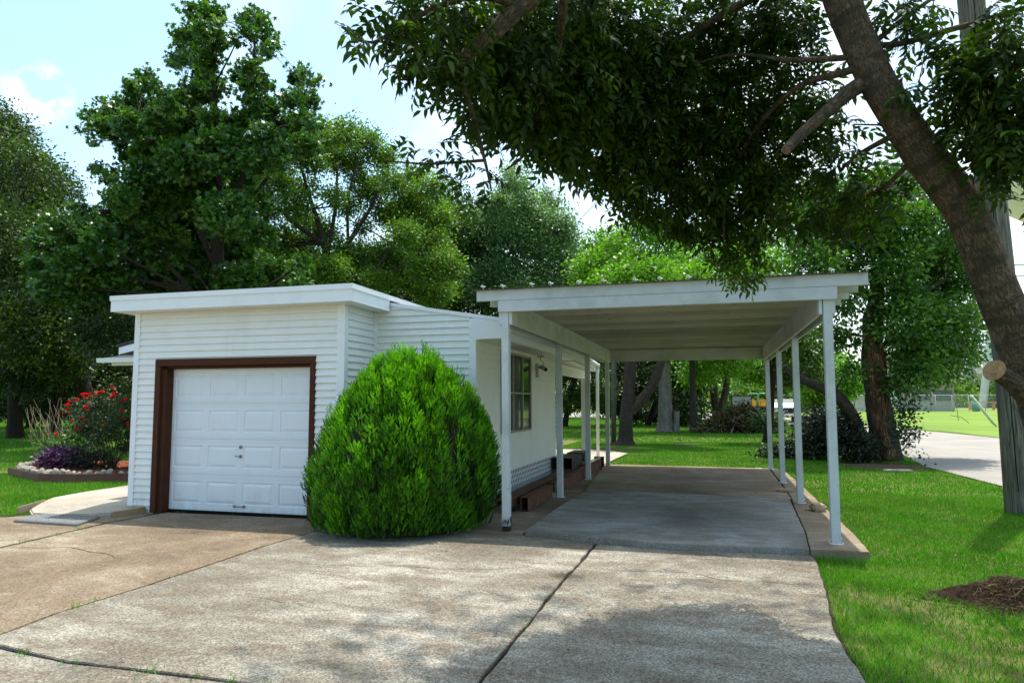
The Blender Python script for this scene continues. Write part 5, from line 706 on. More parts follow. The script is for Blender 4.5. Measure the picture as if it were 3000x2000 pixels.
me = bpy.data.meshes.new('path'); bm.to_mesh(me); bm.free(); struct(link('path', me, M_path))
M_tim = plain('treated_timber', (.34, .25, .13), .8, 0, .2, 8, .3, .004)
M_oldtim = plain('grey_old_timber', (.28, .23, .17), .85, 0, .25, 14, .5, .004)
s = MB(); s.extr([(-8.215, 8.17, -.002), (-8.10, 8.10, -.002), (-8.10, 8.10, .085), (-8.215, 8.17, .085)], (.08, .50, .0)); tag(s.build('timber_block', M_tim, bevel=.004), 'short fresh tan timber block at the left foot of the garage', 'timber block')
s = MB(); s.extr([(-9.86, 8.12, -.02), (-9.83, 8.10, -.02), (-9.83, 8.10, .085), (-9.86, 8.12, .085)], (-.33, .72, .0)); tag(s.build('timber_board', M_oldtim, bevel=.003), 'weathered grey board on edge between the lawn and the path', 'board')
# grey ribbed mat in front of the path
M_mat = plain('grey_ribbed_plastic', (.20, .205, .20), .6, 0, .15, 20, .2, .002)
MT = thing('ribbed_mat', 'grey ribbed plastic drain cover lying on the drive by the path', 'plastic mat', (-8.55, 7.75, .0))
s = MB(); s.add([(-9.10, 7.45, .003), (-8.0, 7.42, .003), (-8.22, 8.0, .003), (-9.2, 8.02, .003), (-9.10, 7.45, .028), (-8.0, 7.42, .028), (-8.22, 8.0, .028), (-9.2, 8.02, .028)], [(0, 3, 2, 1), (4, 5, 6, 7), (0, 1, 5, 4), (1, 2, 6, 5), (2, 3, 7, 6), (3, 0, 4, 7)]); s.build('mat_base', M_mat, MT, bevel=.004)
s = MB()
for i in range(22):
    a = (i+.5)/22; p0 = Vector((-9.10+1.1*a, 7.45-.03*a, .028)); p1 = Vector((-9.2+.98*a, 8.02-.02*a, .028)); s.tube([p0, p1], .011, 6)
for i in range(9):
    a = (i+.5)/9; p0 = Vector((-9.10-.1*a, 7.45+.57*a, .03)); p1 = Vector((-8.0-.22*a, 7.42+.58*a, .03)); s.tube([p0, p1], .006, 5)
s.build('ribs', M_mat, MT)
# ---------------------------------------------------------------- round evergreen shrub
M_thuja = leaf_mat('evergreen_sprays', [(0, (.012, .040, .003)), (.3, (.045, .165, .005)), (.6, (.13, .40, .007)), (1, (.30, .66, .012))], .40, .5, (1.1, 1.15, .3))
M_core = plain('shrub_inner_shade', (.030, .038, .012), .95, 0, .4, 30, .8, .02)
SH = thing('evergreen_shrub', 'large rounded bright green evergreen shrub in front of the garage', 'shrub', (-3.88, 8.45, 0))
rg = np.random.default_rng(77)
def shrub_r(th, ph):
    """radius of the egg-shaped shrub for azimuth th and height fraction ph (0 base..1 top)"""
    h = ph; prof = np.where(h < .28, .84+.16*np.sin(np.clip(h/.28, 0, 1)*math.pi/2), np.clip(1-((np.maximum(h, .28)-.28)/.75)**1.8, 0, 1)**.62)
    return prof*(1.15+.05*np.sin(3*th+.6)+.03*np.sin(7*th+5*h))
npl = 760
th = rg.uniform(0, 2*math.pi, npl); hh = rg.random(npl)**1.1
cx, cy, HT = -3.90, 8.50, 2.06
rr = shrub_r(th, hh)*(.84+.20*rg.random(npl)**.7)
XYs = np.array([1.0, .90])
px_ = cx-.04+.13*hh+np.cos(th)*rr*XYs[0]; py_ = cy+np.sin(th)*rr*XYs[1]; pz_ = -.03+hh*HT+.04*np.exp(-((px_+3.98)**2+(py_-8.4)**2)/.02)+.07*np.exp(-((px_+3.66)**2+(py_-8.5)**2)/.03)
mask = ~((py_ > YW-.08) & (px_ < XR+.05)) & ~((py_ > 9.5))
th, hh, rr, px_, py_, pz_ = [a[mask] for a in (th, hh, rr, px_, py_, pz_)]; npl = len(px_)
# every plume is a small upright flame of feathery sprays
FE = [];
for k in range(7):
    y = k*.15; w = .20*(1-.09*k)
    for sx in (-1, 1): FE.append(((0, y, 0), (sx*w*.9, y+.20, .02*k), (sx*w*.55, y+.30, .0)))
FE.append(((-.03, .85, 0), (.03, .85, 0), (0, 1.25, 0))); FE.append(((-.03, 0, 0), (.03, 0, 0), (0, .95, 0)))
TV = np.array([q for t_ in FE for q in t_]); TF = np.arange(len(TV)).reshape(-1, 3)
per = 62
C0 = np.stack([px_, py_, pz_], 1); O = np.stack([np.cos(th), np.sin(th), np.full(npl, .0)], 1)
Q = np.repeat(C0, per, 0); OO = np.repeat(O, per, 0); hq = np.repeat(hh, per)
u = rg.random(len(Q)); a = rg.uniform(0, 6.283, len(Q)); wid = (.085*(1-u)+.020)*rg.uniform(.5, 1.15, len(Q)); ps = np.repeat(rg.uniform(.75, 1.35, npl), per)
side = np.stack([-OO[:, 1], OO[:, 0], np.zeros(len(Q))], 1)
Q2 = Q+side*(np.cos(a)*wid)[:, None]*1.1+OO*(np.sin(a)*wid)[:, None]*.8; Q2[:, 2] += (u-.35)*.36*ps
Q2 += OO*(.05-.10*(u-.4)**2*2)[:, None]*.6
lean = OO*(.35+.35*(1-hq))[:, None]*.55; D = side*(np.cos(a)*.45)[:, None]+OO*(np.sin(a)*.2)[:, None]+lean; D[:, 2] += 1.0
D += rg.normal(size=D.shape)*.16
R = frames(D, roll=OO+rg.normal(size=OO.shape)*.55); Sc = rg.uniform(.060, .105, len(Q2))*(1-.35*u)
k_ = Q2[:, 2] > .03; Q2, R, Sc, u, hq, a = Q2[k_], R[k_], Sc[k_], u[k_], hq[k_], a[k_]
V, F = scatter(TV, TF, Q2, R, Sc)
pt = np.repeat(rg.normal(0, .13, npl), per)[k_]
tt = np.clip(.18+.52*u+pt+rg.normal(0, .10, len(u)), 0, 1)  # fresh bright tips; inner ends darkened to paint shade into the gaps
np_mesh('foliage', V, F, M_thuja, SH, np.repeat(tt, len(TF)))
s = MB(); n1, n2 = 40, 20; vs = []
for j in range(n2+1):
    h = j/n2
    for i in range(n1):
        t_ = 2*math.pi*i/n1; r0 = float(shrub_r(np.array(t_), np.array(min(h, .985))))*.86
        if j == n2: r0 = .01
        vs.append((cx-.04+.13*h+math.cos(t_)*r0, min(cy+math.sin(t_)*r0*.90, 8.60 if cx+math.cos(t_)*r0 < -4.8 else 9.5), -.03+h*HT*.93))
s.add(vs, [(j*n1+i, j*n1+(i+1) % n1, (j+1)*n1+(i+1) % n1, (j+1)*n1+i) for j in range(n2) for i in range(n1)], True); s.build('dark_inner_core', M_core, SH)  # closed blob coloured as dead inner foliage and the shade between plumes
bark_tubes('stem', [[(-3.9, 8.5, -.04, .08), (-3.9, 8.5, .4, .06), (-3.95, 8.5, 1., .03)]], bark_mat('shrub_bark', (.05, .035, .025), (.10, .07, .05), (.16, .12, .09)), SH)
# ---------------------------------------------------------------- flower bed
M_mulch = plain('red_mulch', (.30, .075, .025), .95, 0, .5, 30, .9, .02)
bedp = [(-15.55, 12.55), (-14.5, 12.05), (-13.55, 11.66), (-12.7, 11.78), (-11.7, 12.28), (-10.8, 13.1), (-10.8, 15.5), (-14.8, 16.2), (-17.0, 15.4), (-16.6, 13.6)]
bm = bmesh.new(); f = bm.faces.new([bm.verts.new((x, y, .02)) for x, y in bedp]); c_ = bmesh.ops.poke(bm, faces=[f])['verts'][0]; c_.co.z = .16; bmesh.ops.subdivide_edges(bm, edges=bm.edges[:], cuts=6, use_grid_fill=True); bmesh.ops.recalc_face_normals(bm, faces=bm.faces)
rr_ = random.Random(2)
for v in bm.verts: v.co.z += rr_.uniform(-.012, .012)
me = bpy.data.meshes.new('mulch'); bm.to_mesh(me); bm.free(); tag(link('mulch_bed', me, M_mulch), 'red bark mulch filling the flower bed', 'mulch', kind='stuff')
rg = np.random.default_rng(12); n = 2600; P = np.column_stack([rg.uniform(-15.3, -11, n), rg.uniform(11.9, 15.3, n), np.zeros(n)]); P = P[pip(P, bedp)]; dd = np.hypot(P[:, 0]+13.5, P[:, 1]-13.9); P[:, 2] = .175-.055*dd
D = rg.normal(size=(len(P), 3)); D[:, 2] *= .3; V, F = scatter(LEAF_V*np.array([.35, 1, .4]), LEAF_F, P, frames(D, roll=np.tile([0, 0, 1.], (len(P), 1))+rg.normal(size=(len(P), 3))*.5), rg.uniform(.04, .10, len(P)))
tag(np_mesh('mulch_chips', V, F, leaf_mat('mulch_chip', [(0, (.12, .03, .012)), (.6, (.33, .085, .03)), (1, (.50, .17, .07))], .0, .9)), 'loose red bark chips on the flower bed', 'mulch', kind='stuff')
M_edge = plain('brown_edging', (.12, .040, .028), .6, 0, .15, 10)
s = MB(); ed = [(-15.62, 12.60), (-14.5, 12.02), (-13.55, 11.62), (-12.7, 11.74), (-11.65, 12.24), (-10.75, 13.05)]
for i in range(len(ed)-1):
    (xa, ya), (xb, yb) = ed[i], ed[i+1]; L = math.hypot(xb-xa, yb-ya); nx, ny = (yb-ya)/L*.02, -(xb-xa)/L*.02
    s.extr([(xa, ya, -.06), (xb, yb, -.06), (xb, yb, .135), (xa, ya, .135)], (nx, ny, 0))
tag(s.build('bed_edging', M_edge), 'low brown edging strip along the front of the flower bed', 'edging')
M_rock = plain('white_limestone', (.36, .32, .24), .9, 0, .25, 9, .6, .02)
rr_ = random.Random(9); i = 0; tot = 0
for a, b in [((-15.5, 12.75), (-14.5, 12.2)), ((-14.5, 12.2), (-13.55, 11.82)), ((-13.55, 11.82), (-12.7, 11.93)), ((-12.7, 11.93), (-11.75, 12.4)), ((-15.75, 13.0), (-16.3, 14.0))]:
    L = math.hypot(b[0]-a[0], b[1]-a[1]); q = 0
    while q < L:
        w = rr_.uniform(.09, .17); t_ = (q+w/2)/L
        o = rock('bed_rock', (a[0]+(b[0]-a[0])*t_+rr_.uniform(-.03, .03), a[1]+(b[1]-a[1])*t_+rr_.uniform(-.03, .03), .075), (w*.62, w*.5, w*rr_.uniform(.55, .75)), 100+i, M_rock)
        tag(o, 'pale rough limestone rock in the row edging the flower bed', 'rock', 'rocks edging the flower bed'); q += w*1.05; i += 1
# rose bush
M_rose = leaf_mat('rose_leaves', [(0, (.018, .045, .014)), (.5, (.035, .072, .026)), (1, (.07, .11, .05))], .25, .55)
M_petal = leaf_mat('red_petals', [(0, (.55, .0, .004)), (.6, (.85, .008, .008)), (1, (.95, .05, .05))], .25, .5, (1, .3, .3))
M_stem = plain('green_brown_stem', (.05, .05, .02), .8, 0, .3)
RB = thing('rose_bush', 'rose bush covered in red blooms in the bed left of the garage', 'rose bush', (-13.30, 13.2, .1))
rb = [(-13.85, 13.1, 1.25, .50), (-14.25, 13.2, 1.35, .38), (-13.45, 13.1, 1.45, .45), (-12.95, 13.2, 1.25, .50), (-13.15, 13.1, .9, .45), (-12.55, 13.3, 1.15, .45), (-13.55, 13.0, 1.0, .42), (-14.05, 13.1, 1.0, .34), (-13.10, 13.2, 1.6, .28), (-12.45, 13.3, .8, .35), (-13.70, 13.2, 1.6, .25), (-12.85, 13.4, .6, .3)]
foliage('foliage', rb, M_rose, RB, 420, .13, 26, .055, np.random.default_rng(4), droop=.1, shell=.5)
rr_ = random.Random(6); tubes = []
for i in range(22):
    b_ = rb[i % len(rb)]; tubes.append([(-13.3+rr_.uniform(-.18, .18), 13.2+rr_.uniform(-.12, .12), .05, .014), (-13.3*.5+b_[0]*.5+rr_.uniform(-.1, .1), 13.15, b_[2]*.5, .010), (b_[0]+rr_.uniform(-.2, .2), b_[1]+rr_.uniform(-.2, .2), b_[2]+rr_.uniform(-.1, .2), .005)])
s = MB()
for t_ in tubes: s.tube([q[:3] for q in t_], [q[3] for q in t_], 5)
s.build('stem', M_stem, RB)
fl = [(146, 0), ]; rosepos = []
for i in range(46):
    b_ = rr_.choice(rb[:11]); th_ = rr_.uniform(3.3, 6.1); el = rr_.uniform(-.1, 1.3)
    rosepos.append((b_[0]+math.cos(th_)*math.cos(el)*b_[3]*1.02, b_[1]+math.sin(th_)*math.cos(el)*b_[3]*1.02, b_[2]+math.sin(el)*b_[3]*.92))
rosepos += [(-13.20, 13.0, 1.95), (-13.17, 13.02, 1.90), (-13.95, 12.9, 1.78), (-13.88, 12.9, 1.77), (-13.81, 12.9, 1.79), (-13.73, 12.9, 1.80), (-14.85, 13.1, .85), (-12.35, 13.3, 1.75), (-14.25, 12.85, 1.55), (-14.37, 12.9, 1.42), (-14.45, 12.9, 1.36)]
PV = np.array([(-.30, 0, 0), (.30, 0, 0), (.48, .55, .18), (0, .95, .30), (-.48, .55, .18)]); PF = np.array([(0, 1, 2, 3, 4)])
for k, q in enumerate(rosepos):
    rgk = np.random.default_rng(300+k); n = 15; a = rgk.uniform(0, 6.28, n); e = rgk.uniform(.05, 1.3, n)
    D = np.stack([np.cos(a)*np.cos(e), np.sin(a)*np.cos(e), np.sin(e)], 1); up_ = np.tile([0, 0, 1.], (n, 1))+.2*rgk.normal(size=(n, 3))
    V, F = scatter(PV, PF, np.tile(q, (n, 1))+D*.004, frames(D, roll=up_), rgk.uniform(.040, .064, n)*rr_.choice((.8, 1, 1.15)))
    np_mesh('bloom', V, F, M_petal, RB, rgk.random(n))
# purple foliage plants and a green one
M_purp = leaf_mat('purple_leaves', [(0, (.020, .010, .020)), (.5, (.050, .022, .055)), (1, (.16, .07, .19))], .15, .35, (1, .6, 1))
PP_ = thing('purple_plant', 'low mound of dark purple trailing foliage at the left of the bed', 'plant', (-14.65, 12.9, .1))
LV = LEAF_V*np.array([.55, 1, 1])
foliage('foliage', [(-15.25, 13.3, .22, .24), (-14.9, 13.2, .28, .26), (-14.5, 13.15, .28, .26), (-15.1, 13.5, .34, .26), (-14.65, 13.5, .36, .28)], M_purp, PP_, 130, .11, 20, .11, np.random.default_rng(15), LV, droop=-.15)
PP_ = thing('purple_plant', 'dark purple and green foliage plant beside the rose stem', 'plant', (-13.75, 12.6, .1))
foliage('foliage', [(-14.15, 13.1, .26, .24), (-13.85, 13.1, .22, .24), (-13.6, 13.2, .24, .22)], leaf_mat('purple_green_leaves', [(0, (.018, .022, .014)), (.5, (.045, .035, .04)), (1, (.07, .12, .04))], .15, .35), PP_, 70, .11, 20, .10, np.random.default_rng(16), LV, droop=-.15)
GP = thing('leafy_plant', 'leafy mid green plant with dry stalks behind the purple foliage', 'plant', (-14.95, 13.8, .1))
foliage('foliage', [(-15.55, 13.8, .45, .36), (-15.05, 13.9, .55, .36), (-14.65, 13.8, .5, .3), (-14.25, 13.6, .5, .25)], leaf_mat('soft_green_leaves', [(0, (.03, .08, .015)), (.5, (.07, .16, .03)), (1, (.14, .27, .05))]), GP, 120, .14, 22, .13, np.random.default_rng(17), LV, droop=-.2)
s = MB(); rr_ = random.Random(31)
for i in range(42):
    x, y = -15.5+rr_.uniform(-.5, .4), 13.8+rr_.uniform(-.3, .3); dx = rr_.uniform(-.9, .5); h = rr_.uniform(.8, 1.75)
    s.tube([(x, y, .05), (x+dx*.3, y, h*.55), (x+dx*(.8+rr_.uniform(-.2, .2)), y+rr_.uniform(-.2, .2), h)], [.006, .005, .0025], 4)
s.build('dry_stalks', plain('dry_stalk', (.22, .17, .10), .9), GP)
s = MB(); s.cyl((-11.95, 12.75, .12), (-11.95, 12.75, .24), .06, 10); tag(s.build('garden_light', M_trim), 'small white garden fitting beside the rose stems', 'garden light')
# ---------------------------------------------------------------- soil mound on the right lawn
bm = bmesh.new(); rr_ = random.Random(4); gxn, gyn = 46, 30; vv = []
for j in range(gyn):
    for i in range(gxn):
        x = 1.55+i*.032; y = 5.95+j*.048
        d = ((x-2.28)*.85+(y-6.68)*.25)**2/.11+((y-6.68)-(x-2.28)*-.35)**2/.045
        z = -.052+.23*math.exp(-d*1.8)+.03*math.exp(-((x-1.9)**2/.03+(y-6.85)**2/.01))
        if d < 5: z += rr_.uniform(-.010, .012)
        vv.append(bm.verts.new((x+rr_.uniform(-.008, .008), y+rr_.uniform(-.008, .008), z-(.02 if z < -.045 else 0))))
for j in range(gyn-1):
    for i in range(gxn-1): bm.faces.new((vv[j*gxn+i], vv[j*gxn+i+1], vv[(j+1)*gxn+i+1], vv[(j+1)*gxn+i]))
me = bpy.data.meshes.new('soil'); bm.to_mesh(me); bm.free()
SM = tag(link('soil_mound', me, plain('mound_soil', (.075, .045, .028), .98, 0, .5, 22, 1., .02, .1)), 'small mound of dug dark soil and dry grass on the right lawn', 'soil mound')
rg = np.random.default_rng(19); n = 2600; P = np.column_stack([2.28+rg.normal(size=n)*.16, 6.64+rg.normal(size=n)*.11, np.zeros(n)])
d = ((P[:, 0]-2.28)*.85+(P[:, 1]-6.68)*.25)**2/.11+((P[:, 1]-6.68)-(P[:, 0]-2.28)*-.35)**2/.045; P[:, 2] = -.045+.23*np.exp(-d*1.8)
D = rg.normal(size=(n, 3)); D[:, 2] *= .3; V, F = scatter(BL_V*np.array([.06, 1, 1]), BL_F, P, frames(D), rg.uniform(.03, .09, n))
np_mesh('dry_grass', V, F, M_dead, SM, np.repeat(rg.uniform(.2, 1, n), 2))
# board and scrap on the rear lawn
tag(block('lumber_scrap', (-.99, 27.5, -.03), (.85, .10, .05), .05, M_oldtim, .005), 'pale board lying on the lawn behind the carport', 'board')
tag(block('cloth_scrap', (4.15, 18.5, -.04), (.62, .22, .05), .1, plain('pale_bark', (.5, .45, .4), .9, 0, .3, 9, 1, .03), .02), 'pale slab of bark lying below the hollow tree', 'bark slab')
tag(block('paper_scrap', (1.05, 18.2, -.03), (.16, .10, .03), .3, M_trim, .006), 'scrap of white paper on grass behind the slab', 'litter')
# ================================================================ TREES
B_grey = bark_mat('grey_bark', (.030, .026, .020), (.075, .062, .048), (.14, .12, .095))
B_dark = bark_mat('dark_bark', (.018, .014, .011), (.045, .035, .027), (.085, .068, .052))
L_oak = leaf_mat('oak_leaves', [(0, (0.016, 0.039, 0.006)), (.4, (0.035, 0.076, 0.009)), (.75, (0.075, 0.134, 0.014)), (1, (0.135, 0.219, 0.023))], .3)
L_gum = leaf_mat('sweetgum_leaves', [(0, (0.024, 0.074, 0.019)), (.4, (0.048, 0.133, 0.025)), (.75, (0.094, 0.207, 0.033)), (1, (0.175, 0.311, 0.047))], .35, .32)
L_elm = leaf_mat('elm_leaves', [(0, (0.042, 0.097, 0.012)), (.4, (0.082, 0.172, 0.019)), (.75, (0.149, 0.275, 0.026)), (1, (0.255, 0.413, 0.042))], .4)
L_grey = leaf_mat('greyish_leaves', [(0, (0.057, 0.119, 0.048)), (.4, (0.104, 0.200, 0.073)), (.75, (0.180, 0.301, 0.109)), (1, (0.283, 0.419, 0.164))], .35)
L_bright = leaf_mat('bright_leaves', [(0, (0.048, 0.139, 0.009)), (.4, (0.097, 0.244, 0.014)), (.75, (0.165, 0.356, 0.020)), (1, (0.275, 0.502, 0.032))], .45)
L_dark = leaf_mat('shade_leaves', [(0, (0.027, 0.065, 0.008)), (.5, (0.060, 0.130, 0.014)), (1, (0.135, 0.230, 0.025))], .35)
L_shaded = leaf_mat('shaded_green_leaves', [(0, (.010, .024, .005)), (.5, (.022, .050, .008)), (1, (.055, .105, .016))], .25)  # extra-dark greens put the deep shade under the trees into the leaf colour
def tree(key, name, label, leaf, bark, n_cl, cl_r, per, size, seed, tv=LEAF_V, tf=LEAF_F, n=10, lump=.06, **kw):
    d = TREES[key]; b = d['trunks'][0][0]; T = thing(name, label, 'tree', (b[0], b[1], 0))
    tb = [[(b[0], b[1], -.1, b[3]*1.25)]+list(d['trunks'][0])]+[list(q) for q in d['trunks'][1:]]
    rng = random.Random(seed); main = d['trunks'][0]
    # limbs that reach every mass of foliage
    joints = [q for t_ in d['trunks'] for q in t_[2:]]
    for q in d['blobs']:
        c = min(joints, key=lambda j: (Vector(j[:3])-Vector(q[:3])).length+max(0, j[2]-q[2])*1.5)
        a, e = Vector(c[:3]), Vector(q[:3]); m = a.lerp(e, .5)+Vector((rng.uniform(-.3, .3), rng.uniform(-.3, .3), rng.uniform(-.1, .4)))*min(1, (e-a).length*.2)
        r0 = min(c[3]*.5, .02+.012*(e-a).length); tb.append([(*a, r0), (*m, r0*.7), (*e, r0*.35)])
        for k in range(3):
            o = Vector((rng.gauss(0, 1), rng.gauss(0, 1), rng.gauss(.2, .8))).normalized()*q[3]*.8
            tb.append([(*m.lerp(e, .5), r0*.4), (*(e+o*.4), r0*.25), (*(e+o), r0*.08)])
    bark_tubes('trunk', tb, bark, T, n, lump, seed, 3)
    foliage('crown', d['blobs'], leaf, T, n_cl, cl_r, per, size, np.random.default_rng(seed), tv, tf, **kw)
    return T
tree('left_oak', 'oak_tree', 'dark spreading oak with thick black trunk at the far left of the lawn', L_oak, B_dark, 4600, .6, 28, .15, 41, shell=.45)
tree('sweetgum', 'sweetgum_tree', 'tallest tree, a star-leaved sweetgum with two narrow spires above the garage', L_gum, B_dark, 5600, .25, 13, .17, 42, STAR_V, STAR_F, droop=.45, shell=.6, fringe=0)
tree('open_elm', 'elm_tree', 'airy tree with many grey limbs showing, right of the sweetgum', L_elm, B_grey, 4400, .52, 26, .125, 43, shell=.3)
tree('grey_green', 'poplar_tree', 'pale greyish green tree rising behind the end of the house roof', L_grey, B_grey, 3800, .75, 28, .16, 44, shell=.3)
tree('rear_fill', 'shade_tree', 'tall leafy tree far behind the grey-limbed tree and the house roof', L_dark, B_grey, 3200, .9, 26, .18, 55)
tree('rear_left', 'shade_tree', 'dense dark tree filling the shade far behind the rose bush', L_shaded, B_dark, 3200, .6, 26, .19, 56)
tree('bright_green', 'ash_tree', 'bright yellow-green tree directly behind the carport roof', L_bright, B_grey, 2400, .7, 26, .18, 45)
tree('two_limb', 'pecan_tree', 'tree with a forked bare trunk seen under the left of the carport roof', L_bright, B_grey, 800, .5, 26, .15, 46, n=18, lump=.07)
TH = tree('right_hollow', 'hollow_tree', 'old leafy tree with torn hollow trunk between carport and street', leaf_mat('hollow_tree_leaves', [(0, (0.029, 0.086, 0.014)), (.4, (0.052, 0.144, 0.020)), (.75, (0.098, 0.218, 0.027)), (1, (0.156, 0.310, 0.041))], .4), B_grey, 1900, .40, 28, .125, 47, n=22, lump=.12)
tree('front_right_mid', 'hackberry_tree', 'mid-sized tree behind the three rear right carport posts', L_dark, B_dark, 650, .5, 26, .15, 48)
tree('leaning_pecan', 'leaning_tree', 'twin-trunked leaning tree in deep shade behind the rose bush', L_shaded, B_dark, 1300, .5, 26, .15, 49)
tree('back_left_trunk', 'shade_tree', 'dark trunk between the big oak and the rose bush', L_shaded, B_dark, 1000, .6, 26, .17, 50)
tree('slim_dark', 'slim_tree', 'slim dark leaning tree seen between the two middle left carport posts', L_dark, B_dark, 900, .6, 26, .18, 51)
tree('back_lean', 'leaning_tree', 'thin trunk leaning right behind the forked tree', L_shaded, B_dark, 1800, .6, 26, .19, 52)
tree('road_trunk', 'roadside_tree', 'grey-trunked tree by the brush pile at the far road', L_bright, B_grey, 1000, .6, 26, .19, 53)
tree('far_right_a', 'roadside_tree', 'yellow-green tree across the far road seen past the truck', L_bright, B_grey, 800, .7, 26, .24, 54)
# torn dead wood on the hollow trunk
M_wood = bark_mat('torn_heartwood', (.030, .014, .008), (.17, .085, .045), (.50, .34, .22), sc=(5, .5, 1), bs=1., bd=.05)
B0 = TREES['right_hollow']['trunks'][0]
s_ = [(q[0]-.05, q[1]-q[3]*.45, q[2], q[3]*.72) for q in B0[1:8]]; s_[-1] = s_[-1][:3]+(.05,)
bark_tubes('exposed_wood', [s_], M_wood, TH, 26, .22, 5, 6)
rr_ = random.Random(12); s = MB()
for i in range(60):
    q = B0[1+i % 6]; a = rr_.uniform(3.4, 6.0); x, y = q[0]+math.cos(a)*q[3]*.95, q[1]+math.sin(a)*q[3]*.95-.05; z = q[2]+rr_.uniform(-.25, .25); h = rr_.uniform(.15, .55)
    s.add([(x-.03, y, z), (x+.03, y, z), (x+rr_.uniform(-.03, .03), y-.05, z+h), (x, y+.06, z)], [(0, 1, 2), (1, 3, 2), (3, 0, 2), (0, 3, 1)])
s.build('splinter', M_wood, TH)
# broken grey snag and its small stump
SN = thing('tree_snag', 'broken grey dead trunk standing alone with a jagged top', 'dead tree', (-2.5, 39.3, 0))
B_pale = bark_mat('pale_ridged_bark', (.12, .10, .085), (.30, .265, .22), (.50, .46, .40), sc=(5, .8, 1), bs=1., bd=.05)
bark_tubes('trunk', [[(-2.45, 39.3, -.1, .62), (-2.45, 39.3, .15, .48), (-2.45, 39.3, .6, .40), (-2.45, 39.3, 1.6, .36), (-2.45, 39.3, 2.8, .34), (-2.40, 39.3, 3.5, .27), (-2.33, 39.3, 3.95, .17), (-2.30, 39.3, 4.35, .05)]], B_pale, SN, 20, .06, 7, 5)
s = MB()
for i in range(9): x = -2.28+rr_.uniform(-.12, .10); s.add([(x-.05, 39.1, 3.7), (x+.05, 39.1, 3.7), (x+.02, 39.15, 4.1+rr_.uniform(0, .45)), (x, 39.25, 3.7)], [(0, 1, 2), (1, 3, 2), (3, 0, 2)])
s.build('splintered_top', M_wood, SN)
SN = thing('tree_stump', 'short splintered stump close beside the tall grey snag', 'stump', (-1.85, 39.0, 0))
bark_tubes('trunk', [[(-1.85, 39.0, -.1, .17), (-1.85, 39.0, .5, .14), (-1.82, 39.0, 1.1, .15)]], B_pale, SN, 12, .06, 8, 4)
s = MB()
for i in range(10): x = -1.84+rr_.uniform(-.14, .14); s.add([(x-.03, 38.95, 1.05), (x+.03, 38.95, 1.05), (x+rr_.uniform(-.06, .06), 38.95, 1.2+rr_.uniform(0, .18)), (x, 39.02, 1.05)], [(0, 1, 2), (1, 3, 2), (3, 0, 2)])
s.build('splintered_top', M_wood, SN)
# far woodland that closes the view
rg = np.random.default_rng(60)
wb = []
for i in range(46): x = -9+rg.uniform(-22, 16)*.9; wb.append((x-6, 72+rg.uniform(-5, 8), rg.uniform(.5, 7), rg.uniform(2.2, 3.6)))
for i in range(60): wb.append((-62+rg.uniform(-30, 34), 52+rg.uniform(-4, 12), rg.uniform(.5, 9), rg.uniform(2.5, 4.2)))
for i in range(26): wb.append((-30+rg.uniform(-8, 8), 46+rg.uniform(-3, 5), rg.uniform(.8, 6), rg.uniform(2, 3.2)))
WO = foliage('woodland', wb, L_dark, None, 5200, 1.0, 22, .34, np.random.default_rng(61)); tag(WO, 'dark woodland closing the view behind the trees', 'woodland', kind='stuff')
wb = [(14+rg.uniform(-6, 60), 210+rg.uniform(-10, 10), rg.uniform(2, 5), rg.uniform(3, 6)) for i in range(50)]+[(rg.uniform(0, 20), 118+rg.uniform(-6, 6), rg.uniform(1, 6), rg.uniform(3, 4.5)) for i in range(26)]
WO = foliage('far_tree_line', wb, L_elm, None, 2600, 1.6, 22, .6, np.random.default_rng(62)); tag(WO, 'pale green tree line beyond the ball field fence', 'tree line', kind='stuff')
# ---------------------------------------------------------------- foreground ash tree
AT = thing('leaning_ash_tree', 'large ash leaning in from the right with dark leaves over the carport', 'tree', (ASH['trunk'][0][0], ASH['trunk'][0][1], 0))
def ash_bark():
    m, n, o, p = new_mat('ash_bark'); v = coords(n, (11, 6, 1), 'bk')
    f = noise(n, v, 3.2, 8, .7, .8); c = ramp(n, f, [(.30, (.050, .033, .020)), (.44, (.14, .098, .060)), (.58, (.24, .175, .11)), (.70, (.48, .38, .26))])
    vo = n.nodes.new('ShaderNodeTexVoronoi'); vo.feature = 'DISTANCE_TO_EDGE'; vo.inputs['Scale'].default_value = 5; n.links.new(coords(n, (9, 4.5, 1), 'bk'), vo.inputs['Vector'])
    c = mixc(n, .75, c, ramp(n, vo.outputs['Distance'], [(0, (.25, .22, .2)), (.10, (1, 1, 1))]), 'MULTIPLY')
    w = noise(n, coords(n, (1.2, 9, 1), 'bk'), 1.1, 3, .6, .5); c = mixc(n, ramp(n, w, [(.48, (0, 0, 0)), (.60, (.75, .75, .75))]), c, (.055, .055, .036))
    g2 = noise(n, coords(n, (3, 3, 1), 'bk'), .9, 4, .6); c = mixc(n, ramp(n, g2, [(.55, (0, 0, 0)), (.7, (.5, .5, .5))]), c, (.30, .25, .17))
    n.links.new(c, p.inputs['Base Color']); p.inputs['Roughness'].default_value = .92; p.inputs['Specular IOR Level'].default_value = .15
    h = mixc(n, .6, f, vo.outputs['Distance'], 'ADD'); h = mixc(n, .3, h, w, 'ADD'); bump(n, p, h, 1., .05); return m
B_ash = ash_bark()
bark_tubes('trunk', [ASH['trunk'], ], B_ash, AT, 40, .035, 3, 9)
bark_tubes('branch', ASH['limbs'], B_ash, AT, 10, .05, 4, 5)
bark_tubes('cut_limb', [ASH['stub']], B_ash, AT, 20, .05, 6, 5)
p_, q_ = Vector(ASH['stub'][-1][:3]), Vector(ASH['stub'][-2][:3]); d_ = (p_-q_).normalized()
